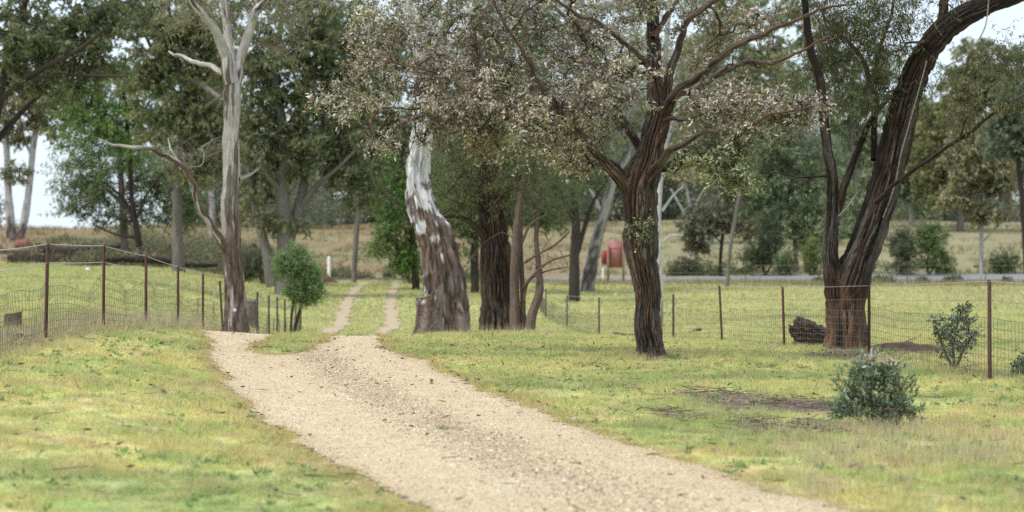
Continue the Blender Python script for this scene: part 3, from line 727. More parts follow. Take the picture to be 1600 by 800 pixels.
# --- the main tree
def tint(base, c):
    n = fbm(base[:, 0] * .7, base[:, 1] * .7, base[:, 2] * .7, s=131, o=3)
    q = ss(.40, .62, fbm(base[:, 0] * 2.4, base[:, 1] * 2.4, base[:, 2] * 2.4, s=133, o=3))[:, None]; c = c * (.68 + .62 * q) * (1 + (1 - q) * np.array([.0, .0, -.08]))
    k = ss(.52, .64, n)[:, None] * .35; low = ss(.9, 2.6, base[:, 0])[:, None] * ss(4.0, 3.0, base[:, 2])[:, None]
    g = np.array([.75, 1.15, .62]); c2 = c * (1 - .6 * k) + c * g * .6 * k
    return c2 * (1 - .5 * low) + c2 * g * .5 * low
D_ST = [
 [(1017, 562, 54), (1015, 530, 50), (1012, 480, 47), (1008, 430, 50), (1002, 385, 62), (999, 340, 62), (999, 300, 64), (1006, 270, 60), (1013, 240, 50), (1022, 205, 46), (1030, 175, 44), (1027, 140, 32, .1), (1023, 100, 27, .2), (1020, 50, 24, .3), (1018, 0, 21, .3), (1012, -60, 17, .3), (1000, -160, 10, .3)],
 [(1036, 178, 30), (1047, 140, 24, -.1), (1050, 100, 20, -.2), (1062, 60, 17, -.3), (1088, 25, 15, -.4), (1122, 0, 13, -.5), (1170, -40, 10, -.6), (1230, -90, 6, -.8)],
 [(1034, 182, 30), (1056, 150, 26, -.4), (1090, 118, 20, -.8), (1130, 90, 18, -1.2), (1165, 66, 15, -1.5), (1210, 50, 12, -1.7), (1262, 30, 9, -1.9), (1330, 0, 5, -2.1)],
 [(1060, 145, 18, .1), (1095, 135, 14, .4), (1130, 112, 13, .7), (1160, 98, 11, 1), (1200, 98, 9, 1.2), (1250, 78, 7, 1.4), (1310, 55, 4, 1.6)],
 [(1006, 285, 26), (1032, 250, 20, -.5), (1062, 225, 15, -.9), (1100, 212, 12, -1.2), (1150, 205, 9, -1.5), (1205, 180, 7, -1.7), (1270, 165, 4, -1.9)],
 [(1012, 292, 18), (1030, 268, 14, .4), (1058, 248, 11, .9), (1090, 238, 9, 1.3), (1130, 240, 6, 1.6), (1170, 250, 3, 1.9)],
 [(1028, 195, 18), (1052, 182, 12, -.3), (1085, 178, 9, -.6), (1120, 168, 7, -.9), (1165, 160, 4, -1.2)],
 [(985, 300, 36), (962, 272, 28, -.4), (930, 235, 23, -.8), (895, 205, 19, -1.1), (862, 160, 16, -1.4), (838, 118, 12, -1.6), (812, 70, 9, -1.8), (780, 10, 6, -2), (750, -60, 4, -2)],
 [(982, 290, 28), (955, 262, 20, .4), (920, 252, 16, .8), (880, 232, 14, 1.1), (835, 205, 12, 1.3), (785, 188, 11, 1.4), (735, 180, 9, 1.4), (690, 168, 8, 1.3), (640, 172, 6, 1.2), (590, 165, 5, 1.1), (540, 150, 3, 1)],
 [(893, 204, 14, -1.1), (850, 190, 11, -1.3), (800, 178, 9, -1.5), (745, 150, 8, -1.7), (690, 120, 6, -1.8), (640, 108, 5, -1.9), (585, 95, 3, -2)],
 [(1008, 250, 26), (985, 210, 20, .5), (955, 160, 16, .9), (930, 100, 13, 1.2), (900, 50, 10, 1.4), (860, 0, 8, 1.6), (800, -60, 5, 1.8)],
 [(1022, 120, 16), (990, 80, 12, -.6), (950, 45, 10, -1), (900, 25, 8, -1.3), (840, -10, 6, -1.6), (760, -30, 4, -1.8)],
 [(965, 180, 11, .9), (925, 155, 9, 1.4), (880, 140, 7, 1.8), (820, 110, 6, 2.0), (760, 85, 5, 2.1), (700, 60, 4, 2.1), (640, 40, 3, 2.1)],
 [(1020, 60, 16), (1050, 20, 12, .5), (1090, -30, 9, 1), (1130, -90, 5, 1.3)],
 [(592, 165, 7, 1.1), (580, 196, 6, 1.0), (588, 235, 5, .9), (584, 275, 4, .9), (605, 308, 4, .8), (645, 355, 2.5, .8)], [(582, 192, 5, 1.0), (568, 205, 3.5, 1.0), (554, 214, 2.5, 1.0)],
]
D_BL = [(545, 150, 52, 36, 26), (590, 100, 70, 60, 40), (650, 160, 80, 36, 18), (860, 190, 90, 60, 40, -1.6, .8), (930, 120, 80, 70, 36, -1.5, .8), (760, 150, 90, 50, 36, -2, .8), (1150, 170, 90, 36, 24, -1.9, .6), (1110, 120, 80, 40, 10, -1.2, .6), (600, 35, 60, 40, 34), (720, 205, 80, 42, 55), (720, 110, 110, 70, 110), (710, 20, 110, 60, 60), (820, 210, 90, 48, 70), (850, 130, 110, 80, 120),
        (840, 30, 120, 60, 90), (930, 180, 70, 60, 60), (940, 80, 80, 70, 70), (980, 10, 70, 40, 26), (1080, 30, 80, 45, 26), (1180, 40, 70, 30, 18), (1120, 165, 70, 30, 36), (1190, 190, 80, 36, 60), (1250, 165, 42, 32, 34),
        (1100, 245, 70, 40, 50), (1150, 262, 40, 40, 26), (760, -80, 220, 50, 60), (980, -100, 180, 50, 40), (1180, -70, 130, 40, 26), (905, 250, 50, 24, 16), (600, 225, 26, 16, 5), (1000, 345, 14, 34, 7, -.35, .08)]
PINK = [(.58, .505, .485), (.35, .275, .225), (.27, .215, .125), (.21, .23, .095), (.30, .16, .115), (.80, .74, .74)]
tree('ironbark_tree', 'dark furrowed gum with pinkish white leaves on the verge right of the driveway', 'tree', 32, D_ST, [(b[0], b[1], b[2] * 1.05, b[3] * 1.1, int(b[4] * (.74 if b[4] > 8 else 1)), *b[5:]) for b in D_BL], PINK, [.27, .20, .20, .20, .05, .12], bark_dark,
     hires=True, ls=.74, wig=.22, tw=.90, disp=furrow(.05, 7, 1.5, seed=2), disp0=furrow(.06, 7, 1.5, (.30, .14), seed=2), m=9, spread=.27, lpt=7.5, droop=.25, L=(.05, .092), W=.42, rtip=.0042, twig=.0026, skip=.42, extra=tint, seed=3, step=.16, colb=bark_plain((.065, .048, .038)), wob=.5,
     bare_blobs=[(640, 215, 60, 50, 14), (1100, 190, 100, 50, 24), (900, 150, 200, 80, 40), (700, 150, 120, 60, 30), (1150, 60, 120, 50, 24)])

# --- big leaning tree on the right
def bark_right(V, bk):
    c = bark_string(V, bk) * .62
    s = fbm(bk[:, 0] * 6, bk[:, 1] * 6, bk[:, 2] * .5, s=55, o=4)
    low = ss(1.7, .1, V[:, 2] + (s - .5) * 1.6)[:, None] * ss(.32, .6, s)[:, None]
    c = c * (1 - .75 * low) + np.array([.32, .185, .115]) * .75 * low * (.45 + 9 * c.mean(1, keepdims=True).clip(0, .1))
    g = (ss(.53, .62, s) * ss(1.0, 1.6, V[:, 2]) * ss(5.2, 4.0, V[:, 2]))[:, None] * .6
    return c * (1 - g) + np.array([.22, .20, .19]) * g * (.4 + 8 * c.mean(1, keepdims=True).clip(0, .12))
E_ST = [
 [(1322, 556, 78), (1322, 520, 72), (1320, 480, 72), (1328, 445, 74), (1344, 405, 62), (1358, 365, 60), (1374, 320, 60), (1386, 280, 60), (1398, 230, 58), (1410, 180, 54), (1424, 135, 50), (1440, 95, 48), (1462, 60, 46), (1498, 28, 42), (1540, 8, 36), (1600, -14, 30), (1680, -50, 22), (1790, -110, 12)],
 [(1316, 520, 46, -.05), (1306, 460, 44, -.1), (1300, 410, 38, -.15), (1300, 370, 33, -.2), (1302, 320, 30, -.25), (1300, 280, 25, -.3), (1294, 220, 22, -.4), (1284, 150, 20, -.5), (1272, 95, 18, -.6), (1262, 40, 16, -.7), (1252, -20, 14, -.8), (1235, -100, 8, -1)],
 [(1306, 335, 20, -.2), (1322, 290, 18, .1), (1338, 245, 15, .3), (1352, 205, 13, .5), (1372, 170, 10, .7), (1400, 140, 8, .9), (1425, 100, 5, 1.2)],
 [(1366, 250, 15, .3), (1366, 190, 13, .6), (1366, 140, 15, .8), (1355, 105, 12, .9), (1335, 75, 9, 1), (1300, 40, 7, 1), (1270, 0, 4, 1)],
 [(1366, 130, 12, .8), (1374, 80, 10, 1.1), (1390, 30, 8, 1.3), (1400, -30, 5, 1.5)],
 [(1368, 316, 14, -.5), (1400, 288, 10, -.9), (1440, 258, 10, -1.3), (1480, 232, 9, -1.6), (1520, 205, 8, -1.9), (1560, 172, 7, -2.2), (1605, 145, 6, -2.4), (1660, 110, 3, -2.6)],
 [(1500, 217, 5, -1.8), (1510, 185, 4, -1.8), (1518, 155, 3, -1.7)],
 [(1292, 275, 7, -.3), (1262, 274, 5, -.5), (1225, 272, 4, -.7), (1186, 268, 2.5, -.9)],
 [(1466, 58, 26, 0), (1474, 20, 22, .3), (1480, -40, 18, .6), (1500, -120, 10, 1)],
]
OL = [(.095, .125, .048), (.13, .15, .065), (.18, .17, .075), (.07, .09, .045), (.22, .16, .08)]
big_tree = tree('stringybark_tree', 'big leaning dark tree with twin stems rising behind the right hand fence', 'tree', 35.5, E_ST,
     [(1270, 110, 55, 60, 34), (1330, 60, 70, 60, 50), (1390, 40, 70, 50, 42), (1400, 130, 45, 50, 22), (1300, 10, 90, 40, 36), (1340, 160, 40, 40, 12), (1500, 175, 36, 30, 14, -1.7, .5), (1560, 120, 50, 50, 20, -2, .8), (1590, 80, 30, 30, 10, -2, .6),
      (1440, -40, 120, 50, 40), (1620, -50, 90, 40, 30), (1480, 110, 20, 20, 3)], OL, [.3, .25, .2, .15, .1], bark_right,
     hires=True, ls=.84, wig=.12, tw=.90, disp=furrow(.05, 8, 1.3, seed=12), disp0=furrow(.06, 8, 1.3, (.22, .3), seed=12), m=8, spread=.42, lpt=9, droop=1.1, L=(.06, .11), W=.22, rtip=.004, twig=.0028, skip=.3, seed=5, step=.2, colb=bark_plain((.13, .10, .08)), wob=.4)

mb = MB()
for v in ([(1380, 340, 1.8, -.62), (1398, 290, 1.8, -.6), (1408, 240, 1.8, -.58), (1422, 190, 1.8, -.55), (1436, 140, 1.8, -.5), (1448, 95, 2, -.5)], [(1340, 300, 2.2, -.6), (1325, 322, 2, -.7), (1310, 338, 2, -.8)], [(1546, -10, 2, -.5), (1538, 45, 2, -.6), (1510, 85, 2, -.6), (1476, 105, 2, -.5)]):
    p, r = pxline(v, 35.5, .05); mb.tube(p, r, 6, None, np.array([.24, .205, .17]))
mb.build('dead_vine', M_dead, big_tree, tuple(big_tree.location))

# --- the gums by the driveway
A_ST = [
 [(372, 545, 54), (370, 500, 42), (368, 450, 38), (364, 400, 36), (360, 340, 33), (361, 280, 31), (362, 220, 31), (364, 170, 32), (362, 125, 32), (358, 80, 18, .2), (353, 30, 16, .4), (348, -20, 14, .5), (342, -100, 9, .6)],
 [(360, 130, 24, -.1), (350, 90, 20, -.2), (340, 55, 17, -.3), (322, 22, 15, -.4), (300, -5, 13, -.5), (270, -50, 9, -.6)],
 [(368, 135, 20), (378, 90, 18, .1), (388, 55, 18, .2), (402, 25, 16, .3), (418, -10, 14, .3), (445, -70, 9, .4)],
 [(360, 400, 22), (343, 368, 15, -.3), (325, 345, 13, -.6), (308, 322, 12, -.8), (300, 290, 11, -1), (285, 265, 11, -1.2), (262, 248, 9, -1.4), (238, 234, 7, -1.6), (200, 227, 6, -1.8), (160, 221, 3, -2)],
 [(300, 300, 6, -.9), (297, 268, 5, -.8), (290, 240, 3, -.8)], [(283, 265, 5, -1.2), (272, 235, 4, -1.1), (266, 215, 2, -1)],
 [(352, 115, 12), (330, 105, 9, .5), (305, 100, 8, 1), (280, 86, 6, 1.4), (262, 76, 4, 1.6)],
 [(374, 280, 7), (395, 272, 5, .3), (412, 262, 3, .5)],
]
gumA = bark_gum(.6, 5.2, (.46, .425, .40), (.17, .12, .09), .95, (.075, .057, .046), .64, .46, .9)
GUM = [(.19, .21, .11), (.26, .26, .13), (.15, .17, .085), (.31, .25, .13)]
tree('gum_tree', 'tall pale peeling gum with a bare grey side limb beside the left fence', 'tree', 45, A_ST,
     [(300, 20, 60, 40, 24, 0, 2), (420, 10, 60, 40, 24, 0, 2), (330, -80, 140, 50, 60, 0, 2.5), (440, 60, 40, 40, 10, .5, 1)], GUM, [.3, .3, .2, .2], gumA, mat=M_smooth, wig=.2, tw=.88,
     hires=True, disp=furrow(.02, 3, .7, seed=22, ridges=False), disp0=furrow(.03, 3.5, .7, (.3, .3), seed=22), m=7, spread=.5, lpt=6, droop=.9, L=(.08, .13), W=.25, rtip=.006, twig=.004, skip=.6, seed=7,
     bare_blobs=[(285, 240, 45, 30, 16, -1, .6), (330, 250, 30, 50, 8, 0, 1)], colb=bark_plain((.26, .225, .20)), wob=.5)
B_ST = [
 [(698, 545, 92), (697, 500, 78), (694, 455, 76), (685, 405, 68), (672, 350, 56), (660, 305, 46), (652, 270, 40), (655, 235, 36), (661, 195, 36), (667, 155, 32), (664, 115, 28), (655, 75, 26), (645, 35, 24), (637, 0, 21), (630, -60, 16), (620, -140, 9)],
 [(668, 150, 26), (680, 105, 22, .2), (697, 65, 20, .4), (722, 30, 18, .6), (752, -10, 15, .8), (800, -80, 9, 1)],
 [(680, 110, 12, -.2), (674, 80, 11, -.4), (684, 40, 10, -.6), (700, 0, 8, -.8)],
 [(652, 300, 12), (640, 290, 8, .1), (634, 310, 7, .2), (638, 335, 5, .2), (640, 350, 3, .1)],
]
gumB = bark_gum(2.0, 3.6, (.60, .585, .60), (.17, .115, .095), .32, (.07, .052, .047), .70, .24, 4.6)
tree('gum_tree', 'thick leaning gum with dark peeling base and white upper trunk at the driveway edge', 'tree', 42, B_ST,
     [(620, -60, 120, 50, 46, 0, 2.5), (760, -80, 100, 50, 40, 0, 2.5), (520, -20, 50, 40, 10, 0, 1)], GUM, [.3, .3, .2, .2], gumB, mat=M_smooth, wig=.2, tw=.90,
     hires=True, disp=furrow(.03, 3, .8, seed=32, ridges=False), disp0=furrow(.11, 3.2, 2.0, (.2, .4), seed=32, ridges=False), m=7, spread=.5, lpt=6, droop=.9, L=(.08, .13), W=.25, rtip=.006, twig=.004, skip=.75, seed=9, colb=bark_plain((.4, .38, .37)))
# burl at its foot
def lump(mb, c, rad, col, amp=.25, f=3, seed=0, nu=40, nv=24, top=None):
    u, v = np.meshgrid(np.linspace(0, 2 * np.pi, nu, endpoint=False), np.linspace(0, np.pi, nv)); 
    D = np.stack([np.cos(u) * np.sin(v), np.sin(u) * np.sin(v), np.cos(v)], 2).reshape(-1, 3)
    n = fbm(D[:, 0] * f + 5, D[:, 1] * f + 9, D[:, 2] * f, s=seed, o=4) - .5
    r = 1 + n * amp * 2
    V = D * r[:, None] * np.array(rad)
    if top is not None: V[:, 2] = np.minimum(V[:, 2], top + n * .12)
    V = V + np.array(c); i, j = np.meshgrid(np.arange(nv - 1), np.arange(nu), indexing='ij'); i, j = i.ravel(), j.ravel(); j2 = (j + 1) % nu
    cc = col(V, V) if callable(col) else col
    mb.add(V, np.stack([i * nu + j, (i + 1) * nu + j, (i + 1) * nu + j2, i * nu + j2], 1), None, V * np.array([1, 1, .6]), cc)
def stump(name, label, px, py, Y, wpx, hpx, colf, seed=0, loc=None, flare=.25, slant=.0):
    b0 = P(px, py, Y); z = float(Zg(b0[0], Y)); h = hpx * Y / FPX; r = wpx * Y / FPX / 2; mb = MB()
    n = 14; pts = np.array([[b0[0], Y, z - .15 + (h + .15) * t] for t in np.linspace(0, 1, n)]); mb.tube(pts, np.full(n, r), 40, furrow(.035 * r / .25, 4, 1.4, (flare, h * .35), seed), colf, cap=False)
    m_ = 40; ring = mb.V[-1][-m_:]; ring[:, 2] += (fbm(ring[:, 0] * 9, ring[:, 1] * 9, s=seed) - .5) * .12 * r / .25 + (ring[:, 0] - b0[0]) * slant; mb.V[-1][-m_:] = ring
    c = ring.mean(0) - [0, 0, .04]; mb.add(np.vstack([ring * .999 + c * .001, c]), None, [[k, (k + 1) % m_, m_] for k in range(m_)], None, np.array([.15, .115, .09]))
    o = mb.build(name, M_dead, None, (b0[0], Y, z), True); tag(o, label, 'stump'); return o
stump('tree_stump', 'squat grey stump with an earthy top against the foot of the leaning white gum', 672, 545, 40.9, 44, 66, gumB, 51, flare=.6, slant=.8)
stump('tree_stump', 'grey weathered stump standing just behind the peeling gum by the left fence', 392, 480, 62, 24, 46, bark_plain((.15, .13, .11)), 53)
stump('tree_stump', 'small dark cut stump in the left paddock behind the wire fence', 20, 514, 29.5, 28, 24, bark_plain((.13, .10, .075), .6), 55, slant=.25)

# --- dark stringybark and the stemmy small tree beside it
tree('stringybark_tree', 'upright dark fibrous trunk with drooping deep green crown, right of the leaning gum', 'tree', 48,
     [[(778, 548, 74), (777, 500, 60), (776, 450, 54), (774, 400, 54), (770, 350, 46), (764, 300, 40), (758, 250, 34), (752, 190, 28), (748, 120, 22), (745, 40, 15), (745, -60, 8)],
      [(765, 380, 16, -.1), (740, 350, 11, -.4), (712, 338, 8, -.6), (684, 340, 5, -.8)], [(762, 310, 20, .2), (730, 270, 14, .5), (700, 225, 10, .8)], [(770, 330, 16, -.2), (800, 290, 12, -.6), (840, 250, 8, -1)]],
     [(700, 320, 50, 40, 36, 0, 1.5), (740, 280, 70, 50, 64, 0, 2), (810, 300, 60, 50, 40, 0, 1.8), (700, 240, 60, 50, 36, 0, 2), (790, 220, 80, 50, 50, 0, 2), (730, 130, 90, 70, 50, 0, 2), (830, 130, 60, 50, 30, 0, 2), (745, 10, 90, 60, 40, 0, 2)],
     [(.085, .125, .045), (.12, .165, .06), (.16, .185, .075), (.19, .16, .075)], [.35, .3, .2, .15], bark_string, hires=True, disp=furrow(.05, 8, 1.3, seed=12), disp0=furrow(.07, 8, 1.3, (.25, .4), seed=12), lift=1.15, m=8, spread=.5, lpt=7, droop=.8, L=(.07, .12), W=.2, rtip=.006, skip=.35, seed=11, bare_blobs=[(800, 330, 70, 50, 16, 0, 1)])
tree('tea_tree', 'small many stemmed tree with thin leaning stems and bare side branches', 'tree', 46.5,
     [[(807, 545, 24), (805, 490, 18), (804, 430, 15), (806, 380, 14), (810, 330, 12), (817, 290, 9), (822, 258, 6), (830, 220, 4)],
      [(818, 540, 12, .1), (817, 470, 9, .1), (814, 400, 8, .2), (812, 330, 7, .3), (800, 270, 5, .4)],
      [(824, 545, 22, -.1), (830, 500, 17, -.1), (836, 478, 15, -.1), (843, 455, 14, -.1), (842, 420, 10, 0), (838, 370, 8, .1), (842, 320, 6, .2), (855, 270, 4, .3)],
      [(818, 450, 6), (835, 428, 5, -.2), (860, 408, 4, -.3), (892, 398, 3, -.4)], [(820, 410, 5), (845, 395, 4, -.2), (868, 382, 4, -.3), (890, 362, 2.5, -.4)], [(818, 470, 5), (826, 440, 4), (850, 425, 3), (880, 418, 2)], [(815, 380, 5), (830, 350, 4), (860, 335, 3), (885, 345, 2)]],
     [(870, 290, 40, 30, 24, 0, 1.2), (835, 260, 40, 30, 20, 0, 1.2), (800, 250, 40, 40, 14, 0, 1), (880, 320, 22, 20, 7, 0, .8)], [(.085, .14, .04), (.12, .17, .05), (.10, .12, .05)], [.4, .3, .3], bark_plain((.15, .11, .09), .5),
     hires=True, disp=furrow(.02, 3, 1, seed=47), m=8, spread=.42, lpt=8, droop=.6, L=(.06, .10), W=.22, rtip=.005, twig=.0035, skip=.5, seed=13, bare_blobs=[(855, 400, 45, 40, 22, 0, .8), (730, 420, 14, 30, 3, 0, .4)])

# --- pale gums behind
W1 = bark_gum(-.2, .8, (.48, .46, .45), (.2, .15, .12), .25)
tree('gum_tree', 'slender white gum hidden behind the dark furrowed trunk', 'tree', 66, [[(1030, 505, 15), (1030, 440, 12), (1028, 360, 11), (1031, 290, 11), (1038, 230, 11), (1034, 160, 12), (1040, 90, 10), (1046, 0, 8), (1055, -80, 5)], [(1036, 240, 8), (1056, 180, 7, .5), (1082, 120, 5, 1)], [(1034, 170, 8), (1010, 100, 6, -.5), (985, 30, 4, -1)], [(1034, 330, 6), (1052, 305, 4, .3), (1068, 290, 2, .4)]],
     [(1070, 100, 60, 50, 26, 0, 2.5), (1000, 60, 60, 50, 24, 0, 2.5), (1050, -20, 90, 50, 40, 0, 3), (1090, 180, 30, 30, 8, 0, 1.5)], GUM, [.3, .3, .2, .2], W1, mat=M_smooth, m=7, spread=.7, lpt=7, droop=.9, L=(.12, .2), W=.25, rtip=.01, twig=.006, skip=.5, seed=15, colb=bark_plain((.3, .27, .24)))
tree('gum_tree', 'broad white trunked gum leaning right between the small tree and the red sign', 'tree', 104, [[(918, 446, 24), (926, 405, 22), (936, 360, 20), (948, 320, 18), (958, 270, 14), (950, 200, 12), (930, 120, 10), (918, 40, 10), (905, -20, 9), (895, -90, 6)], [(956, 280, 9), (985, 240, 8, 1), (1010, 180, 6, 2)], [(943, 340, 7), (925, 300, 6, 1), (905, 270, 4, 2)]],
     [(920, 200, 70, 60, 30, 0, 4), (960, 120, 80, 60, 34, 0, 4), (880, 60, 80, 60, 40, 0, 4), (1010, 150, 50, 50, 16, 0, 3), (950, -20, 120, 50, 40, 0, 4)], GUM, [.3, .3, .2, .2], bark_gum(-2, 8, (.33, .32, .31), (.13, .11, .10), .1), mat=M_smooth, m=7, spread=1.0, lpt=8, droop=.9, L=(.2, .32), W=.28, rtip=.014, twig=.01, skip=.45, seed=17, step=.6)
tree('paperbark_tree', 'dark stemmed tree forking low in front of the far road, left of the red sign', 'tree', 92, [[(897, 455, 20), (898, 400, 17), (900, 350, 15), (896, 300, 12), (890, 240, 9), (880, 170, 6)], [(902, 395, 10), (915, 350, 8, .5), (930, 310, 6, .8), (950, 280, 4, 1)], [(897, 345, 9), (875, 300, 7, -.5), (860, 270, 4, -1)]],
     [(890, 285, 50, 30, 26, 0, 2.5), (870, 220, 60, 50, 30, 0, 2.5), (930, 240, 50, 40, 20, 0, 2.5)], [(.07, .12, .035), (.10, .15, .05), (.12, .13, .06)], [.4, .3, .3], bark_plain((.055, .045, .04), .5), m=7, spread=.8, lpt=8, droop=.6, L=(.15, .25), W=.28, rtip=.012, twig=.008, skip=.5, seed=19, step=.5)

# --- trees on the left side and beyond
DK = [(.075, .108, .050), (.105, .145, .06), (.135, .16, .072), (.145, .15, .075)]
BR = [(.085, .165, .035), (.125, .22, .045), (.065, .12, .035), (.16, .24, .06)]
BO = [(.155, .18, .08), (.13, .16, .07), (.20, .19, .095), (.115, .145, .06)]
def far(name, label, Y, stems, blobs, cols, bark, mat=None, lp=9, sp=None, L=None, seed=0, m=7, droop=.7, skip=.45, wts=None, group=None, W=.4):
    s = Y / 100
    blobs = [(b[0], b[1], b[2] * 1.08, b[3] * 1.08, int(b[4] * .9), *b[5:]) for b in blobs]
    if name == 'wattle_tree': sp, L, W = sp or 1.05 * s, L or (.16 * s, .30 * s), .28
    return tree(name, label, 'tree', Y, stems, blobs, cols, wts or [1] * len(cols), bark, group=group, mat=mat, m=m, spread=sp or .75 * s, lpt=lp * 1.25, droop=droop, L=L or (.20 * s, .36 * s), W=W, rtip=.014 * s, twig=.007 * s, skip=skip, seed=seed, lift=np.array([1.58, 1.48, 1.62]), step=.5 * s, colb=bark_plain((.08, .065, .055), .4))
dkb = bark_plain((.055, .043, .038), .6); gyb = bark_plain((.17, .15, .135), .45); W2 = bark_gum(3.2, 5.0, (.52, .50, .48), (.2, .15, .12), .3)
far('gum_tree', 'twin stemmed white gum with charred feet at the far left of the dry slope', 150, [[(20, 385, 22), (16, 340, 15), (12, 280, 12), (10, 220, 11), (4, 150, 9), (-6, 70, 6)], [(28, 385, 18), (38, 345, 14), (46, 290, 12), (52, 230, 11), (60, 180, 9), (72, 120, 7), (80, 60, 4)], [(50, 245, 6), (36, 210, 5, 1), (30, 170, 4, 2)]],
    [(30, 180, 60, 40, 34), (70, 130, 50, 50, 34), (0, 120, 60, 60, 34), (90, 190, 30, 30, 10), (60, 60, 60, 50, 30), (20, 270, 30, 30, 6)], GUM + DK[:2], W2, M_smooth, seed=101)
far('gum_tree', 'tall dark crowned gum reaching in over the top left of the paddock', 78, [[(-46, 470, 34), (-40, 380, 28), (-34, 300, 26), (-20, 220, 24), (0, 150, 20), (20, 80, 15), (40, 0, 10), (60, -80, 6)], [(-28, 250, 14), (20, 190, 11, 1), (60, 150, 8, 2), (100, 110, 5, 3)], [(-5, 160, 12), (60, 110, 10, -1), (120, 80, 8, -2), (170, 40, 5, -3)], [(0, 150, 10), (70, 120, 8, -1), (140, 118, 6, -1.5), (200, 120, 3, -2)]],
    [(20, 60, 90, 50, 70), (120, 60, 80, 50, 60), (90, 130, 60, 40, 40), (180, 20, 60, 40, 34), (60, -30, 120, 50, 50), (-40, 120, 60, 60, 20), (170, 100, 40, 20, 12)], DK, dkb, seed=103)
far('wattle_tree', 'bright green wattle with a thin black trunk in the left paddock', 118, [[(222, 425, 13), (218, 385, 12), (211, 345, 10), (205, 300, 9), (203, 250, 8), (198, 190, 7), (190, 120, 4)], [(212, 350, 7), (195, 315, 6, .5), (170, 290, 4, 1), (140, 275, 3, 1)], [(212, 345, 6), (232, 300, 5, -.5), (255, 270, 4, -1)], [(218, 372, 6), (180, 366, 4, .5), (145, 350, 3, 1)]],
    [(180, 140, 60, 45, 60), (140, 200, 60, 50, 60), (210, 200, 70, 50, 60), (120, 150, 30, 30, 20), (260, 130, 40, 40, 24)], BR, dkb, seed=105)
far('wattle_tree', 'darker green wattle with low hanging skirts behind the bright one', 126, [[(196, 415, 16), (194, 370, 14), (190, 300, 12), (186, 240, 9), (182, 180, 6)], [(192, 320, 7), (160, 290, 5, 1), (130, 280, 3, 1)], [(192, 300, 7), (225, 270, 5), (255, 260, 3)]],
    [(150, 300, 60, 40, 46), (250, 300, 60, 46, 46), (120, 270, 40, 30, 20), (190, 250, 70, 40, 40), (290, 330, 30, 30, 14), (170, 340, 40, 14, 14)], [(.08, .125, .05), (.11, .16, .06), (.14, .16, .075)], gyb, seed=107)
far('gum_tree', 'grey trunked gum with a brownish olive crown left of the pale peeling trunk', 106, [[(279, 425, 24), (278, 380, 19), (277, 330, 17), (280, 270, 16), (288, 200, 14), (285, 130, 12), (270, 60, 9), (260, -20, 6)], [(286, 210, 10), (320, 170, 8, -1), (345, 150, 6, -2)], [(350, 158, 9, -2), (310, 130, 12, -1), (280, 120, 11, 0), (250, 95, 8, .5), (232, 65, 6, 1), (215, 20, 4, 1)], [(286, 160, 9), (255, 120, 7, 2), (220, 80, 5, 3)]],
    [(260, 60, 70, 50, 60), (310, 110, 60, 50, 50), (230, 20, 60, 40, 40), (330, 190, 50, 50, 40), (260, 180, 50, 50, 40), (310, 260, 50, 40, 30), (230, 120, 40, 40, 24), (320, 30, 60, 50, 50), (300, -50, 120, 40, 40)], BO, gyb, seed=109)
far('ironbark_tree', 'broad many limbed dark tree spreading over the round bush', 93, [[(446, 450, 36), (446, 400, 30), (444, 350, 28), (440, 300, 24), (446, 250, 20), (440, 190, 18), (430, 130, 15), (436, 60, 11), (446, -20, 7)], [(450, 380, 22, .3), (468, 320, 18, .5), (478, 260, 15, .8), (470, 190, 12, 1), (484, 120, 10, 1.5), (500, 50, 6, 2)], [(426, 448, 24, .2), (416, 390, 18, .2), (402, 340, 15, .3), (392, 290, 13, .4), (398, 230, 10, .6), (392, 160, 8, .8), (400, 80, 5, 1)], [(466, 330, 12, .5), (495, 290, 10, 0), (525, 265, 7, -.5), (560, 230, 4, -1)], [(440, 300, 12, 0), (415, 270, 9, -1), (395, 240, 6, -1.5)]],
    [(430, 90, 70, 60, 70), (500, 60, 60, 60, 56), (480, 160, 60, 60, 60), (400, 170, 40, 60, 40), (540, 130, 40, 50, 34), (520, 230, 60, 50, 50), (430, 240, 60, 50, 40), (560, 280, 40, 40, 24), (400, 300, 40, 40, 14), (440, -10, 110, 40, 50), (440, 345, 34, 16, 14)], DK + [(.10, .11, .05), (.13, .13, .06)], gyb, seed=111)
far('gum_tree', 'olive crowned gum filling the gap between the dark spreading tree and the leaning white gum', 118, [[(553, 440, 10), (556, 380, 9), (560, 320, 9), (556, 250, 8), (560, 180, 7), (555, 100, 5)], [(558, 260, 6), (590, 200, 5), (610, 150, 3)]],
    [(560, 110, 50, 60, 50), (600, 180, 50, 60, 50), (560, 230, 50, 50, 34), (600, 60, 60, 60, 50), (530, 40, 50, 50, 34), (620, 260, 30, 40, 16)], DK + GUM[:2], gyb, seed=113)
far('wattle_tree', 'bright green bushy wattle half hidden behind the leaning white gum', 104, [[(650, 450, 14), (648, 400, 12), (640, 340, 10), (630, 280, 8), (625, 220, 5)], [(645, 370, 6), (610, 340, 4, .5), (595, 330, 3, .8)]],
    [(615, 330, 36, 40, 34, 0, 1.4), (630, 270, 50, 40, 30, 0, 1.6), (600, 380, 16, 16, 12, 0, .5), (640, 400, 22, 26, 30, 0, .9), (700, 300, 50, 60, 40, 2, 2)], BR[:3] + [(.06, .10, .03)], dkb, seed=115)
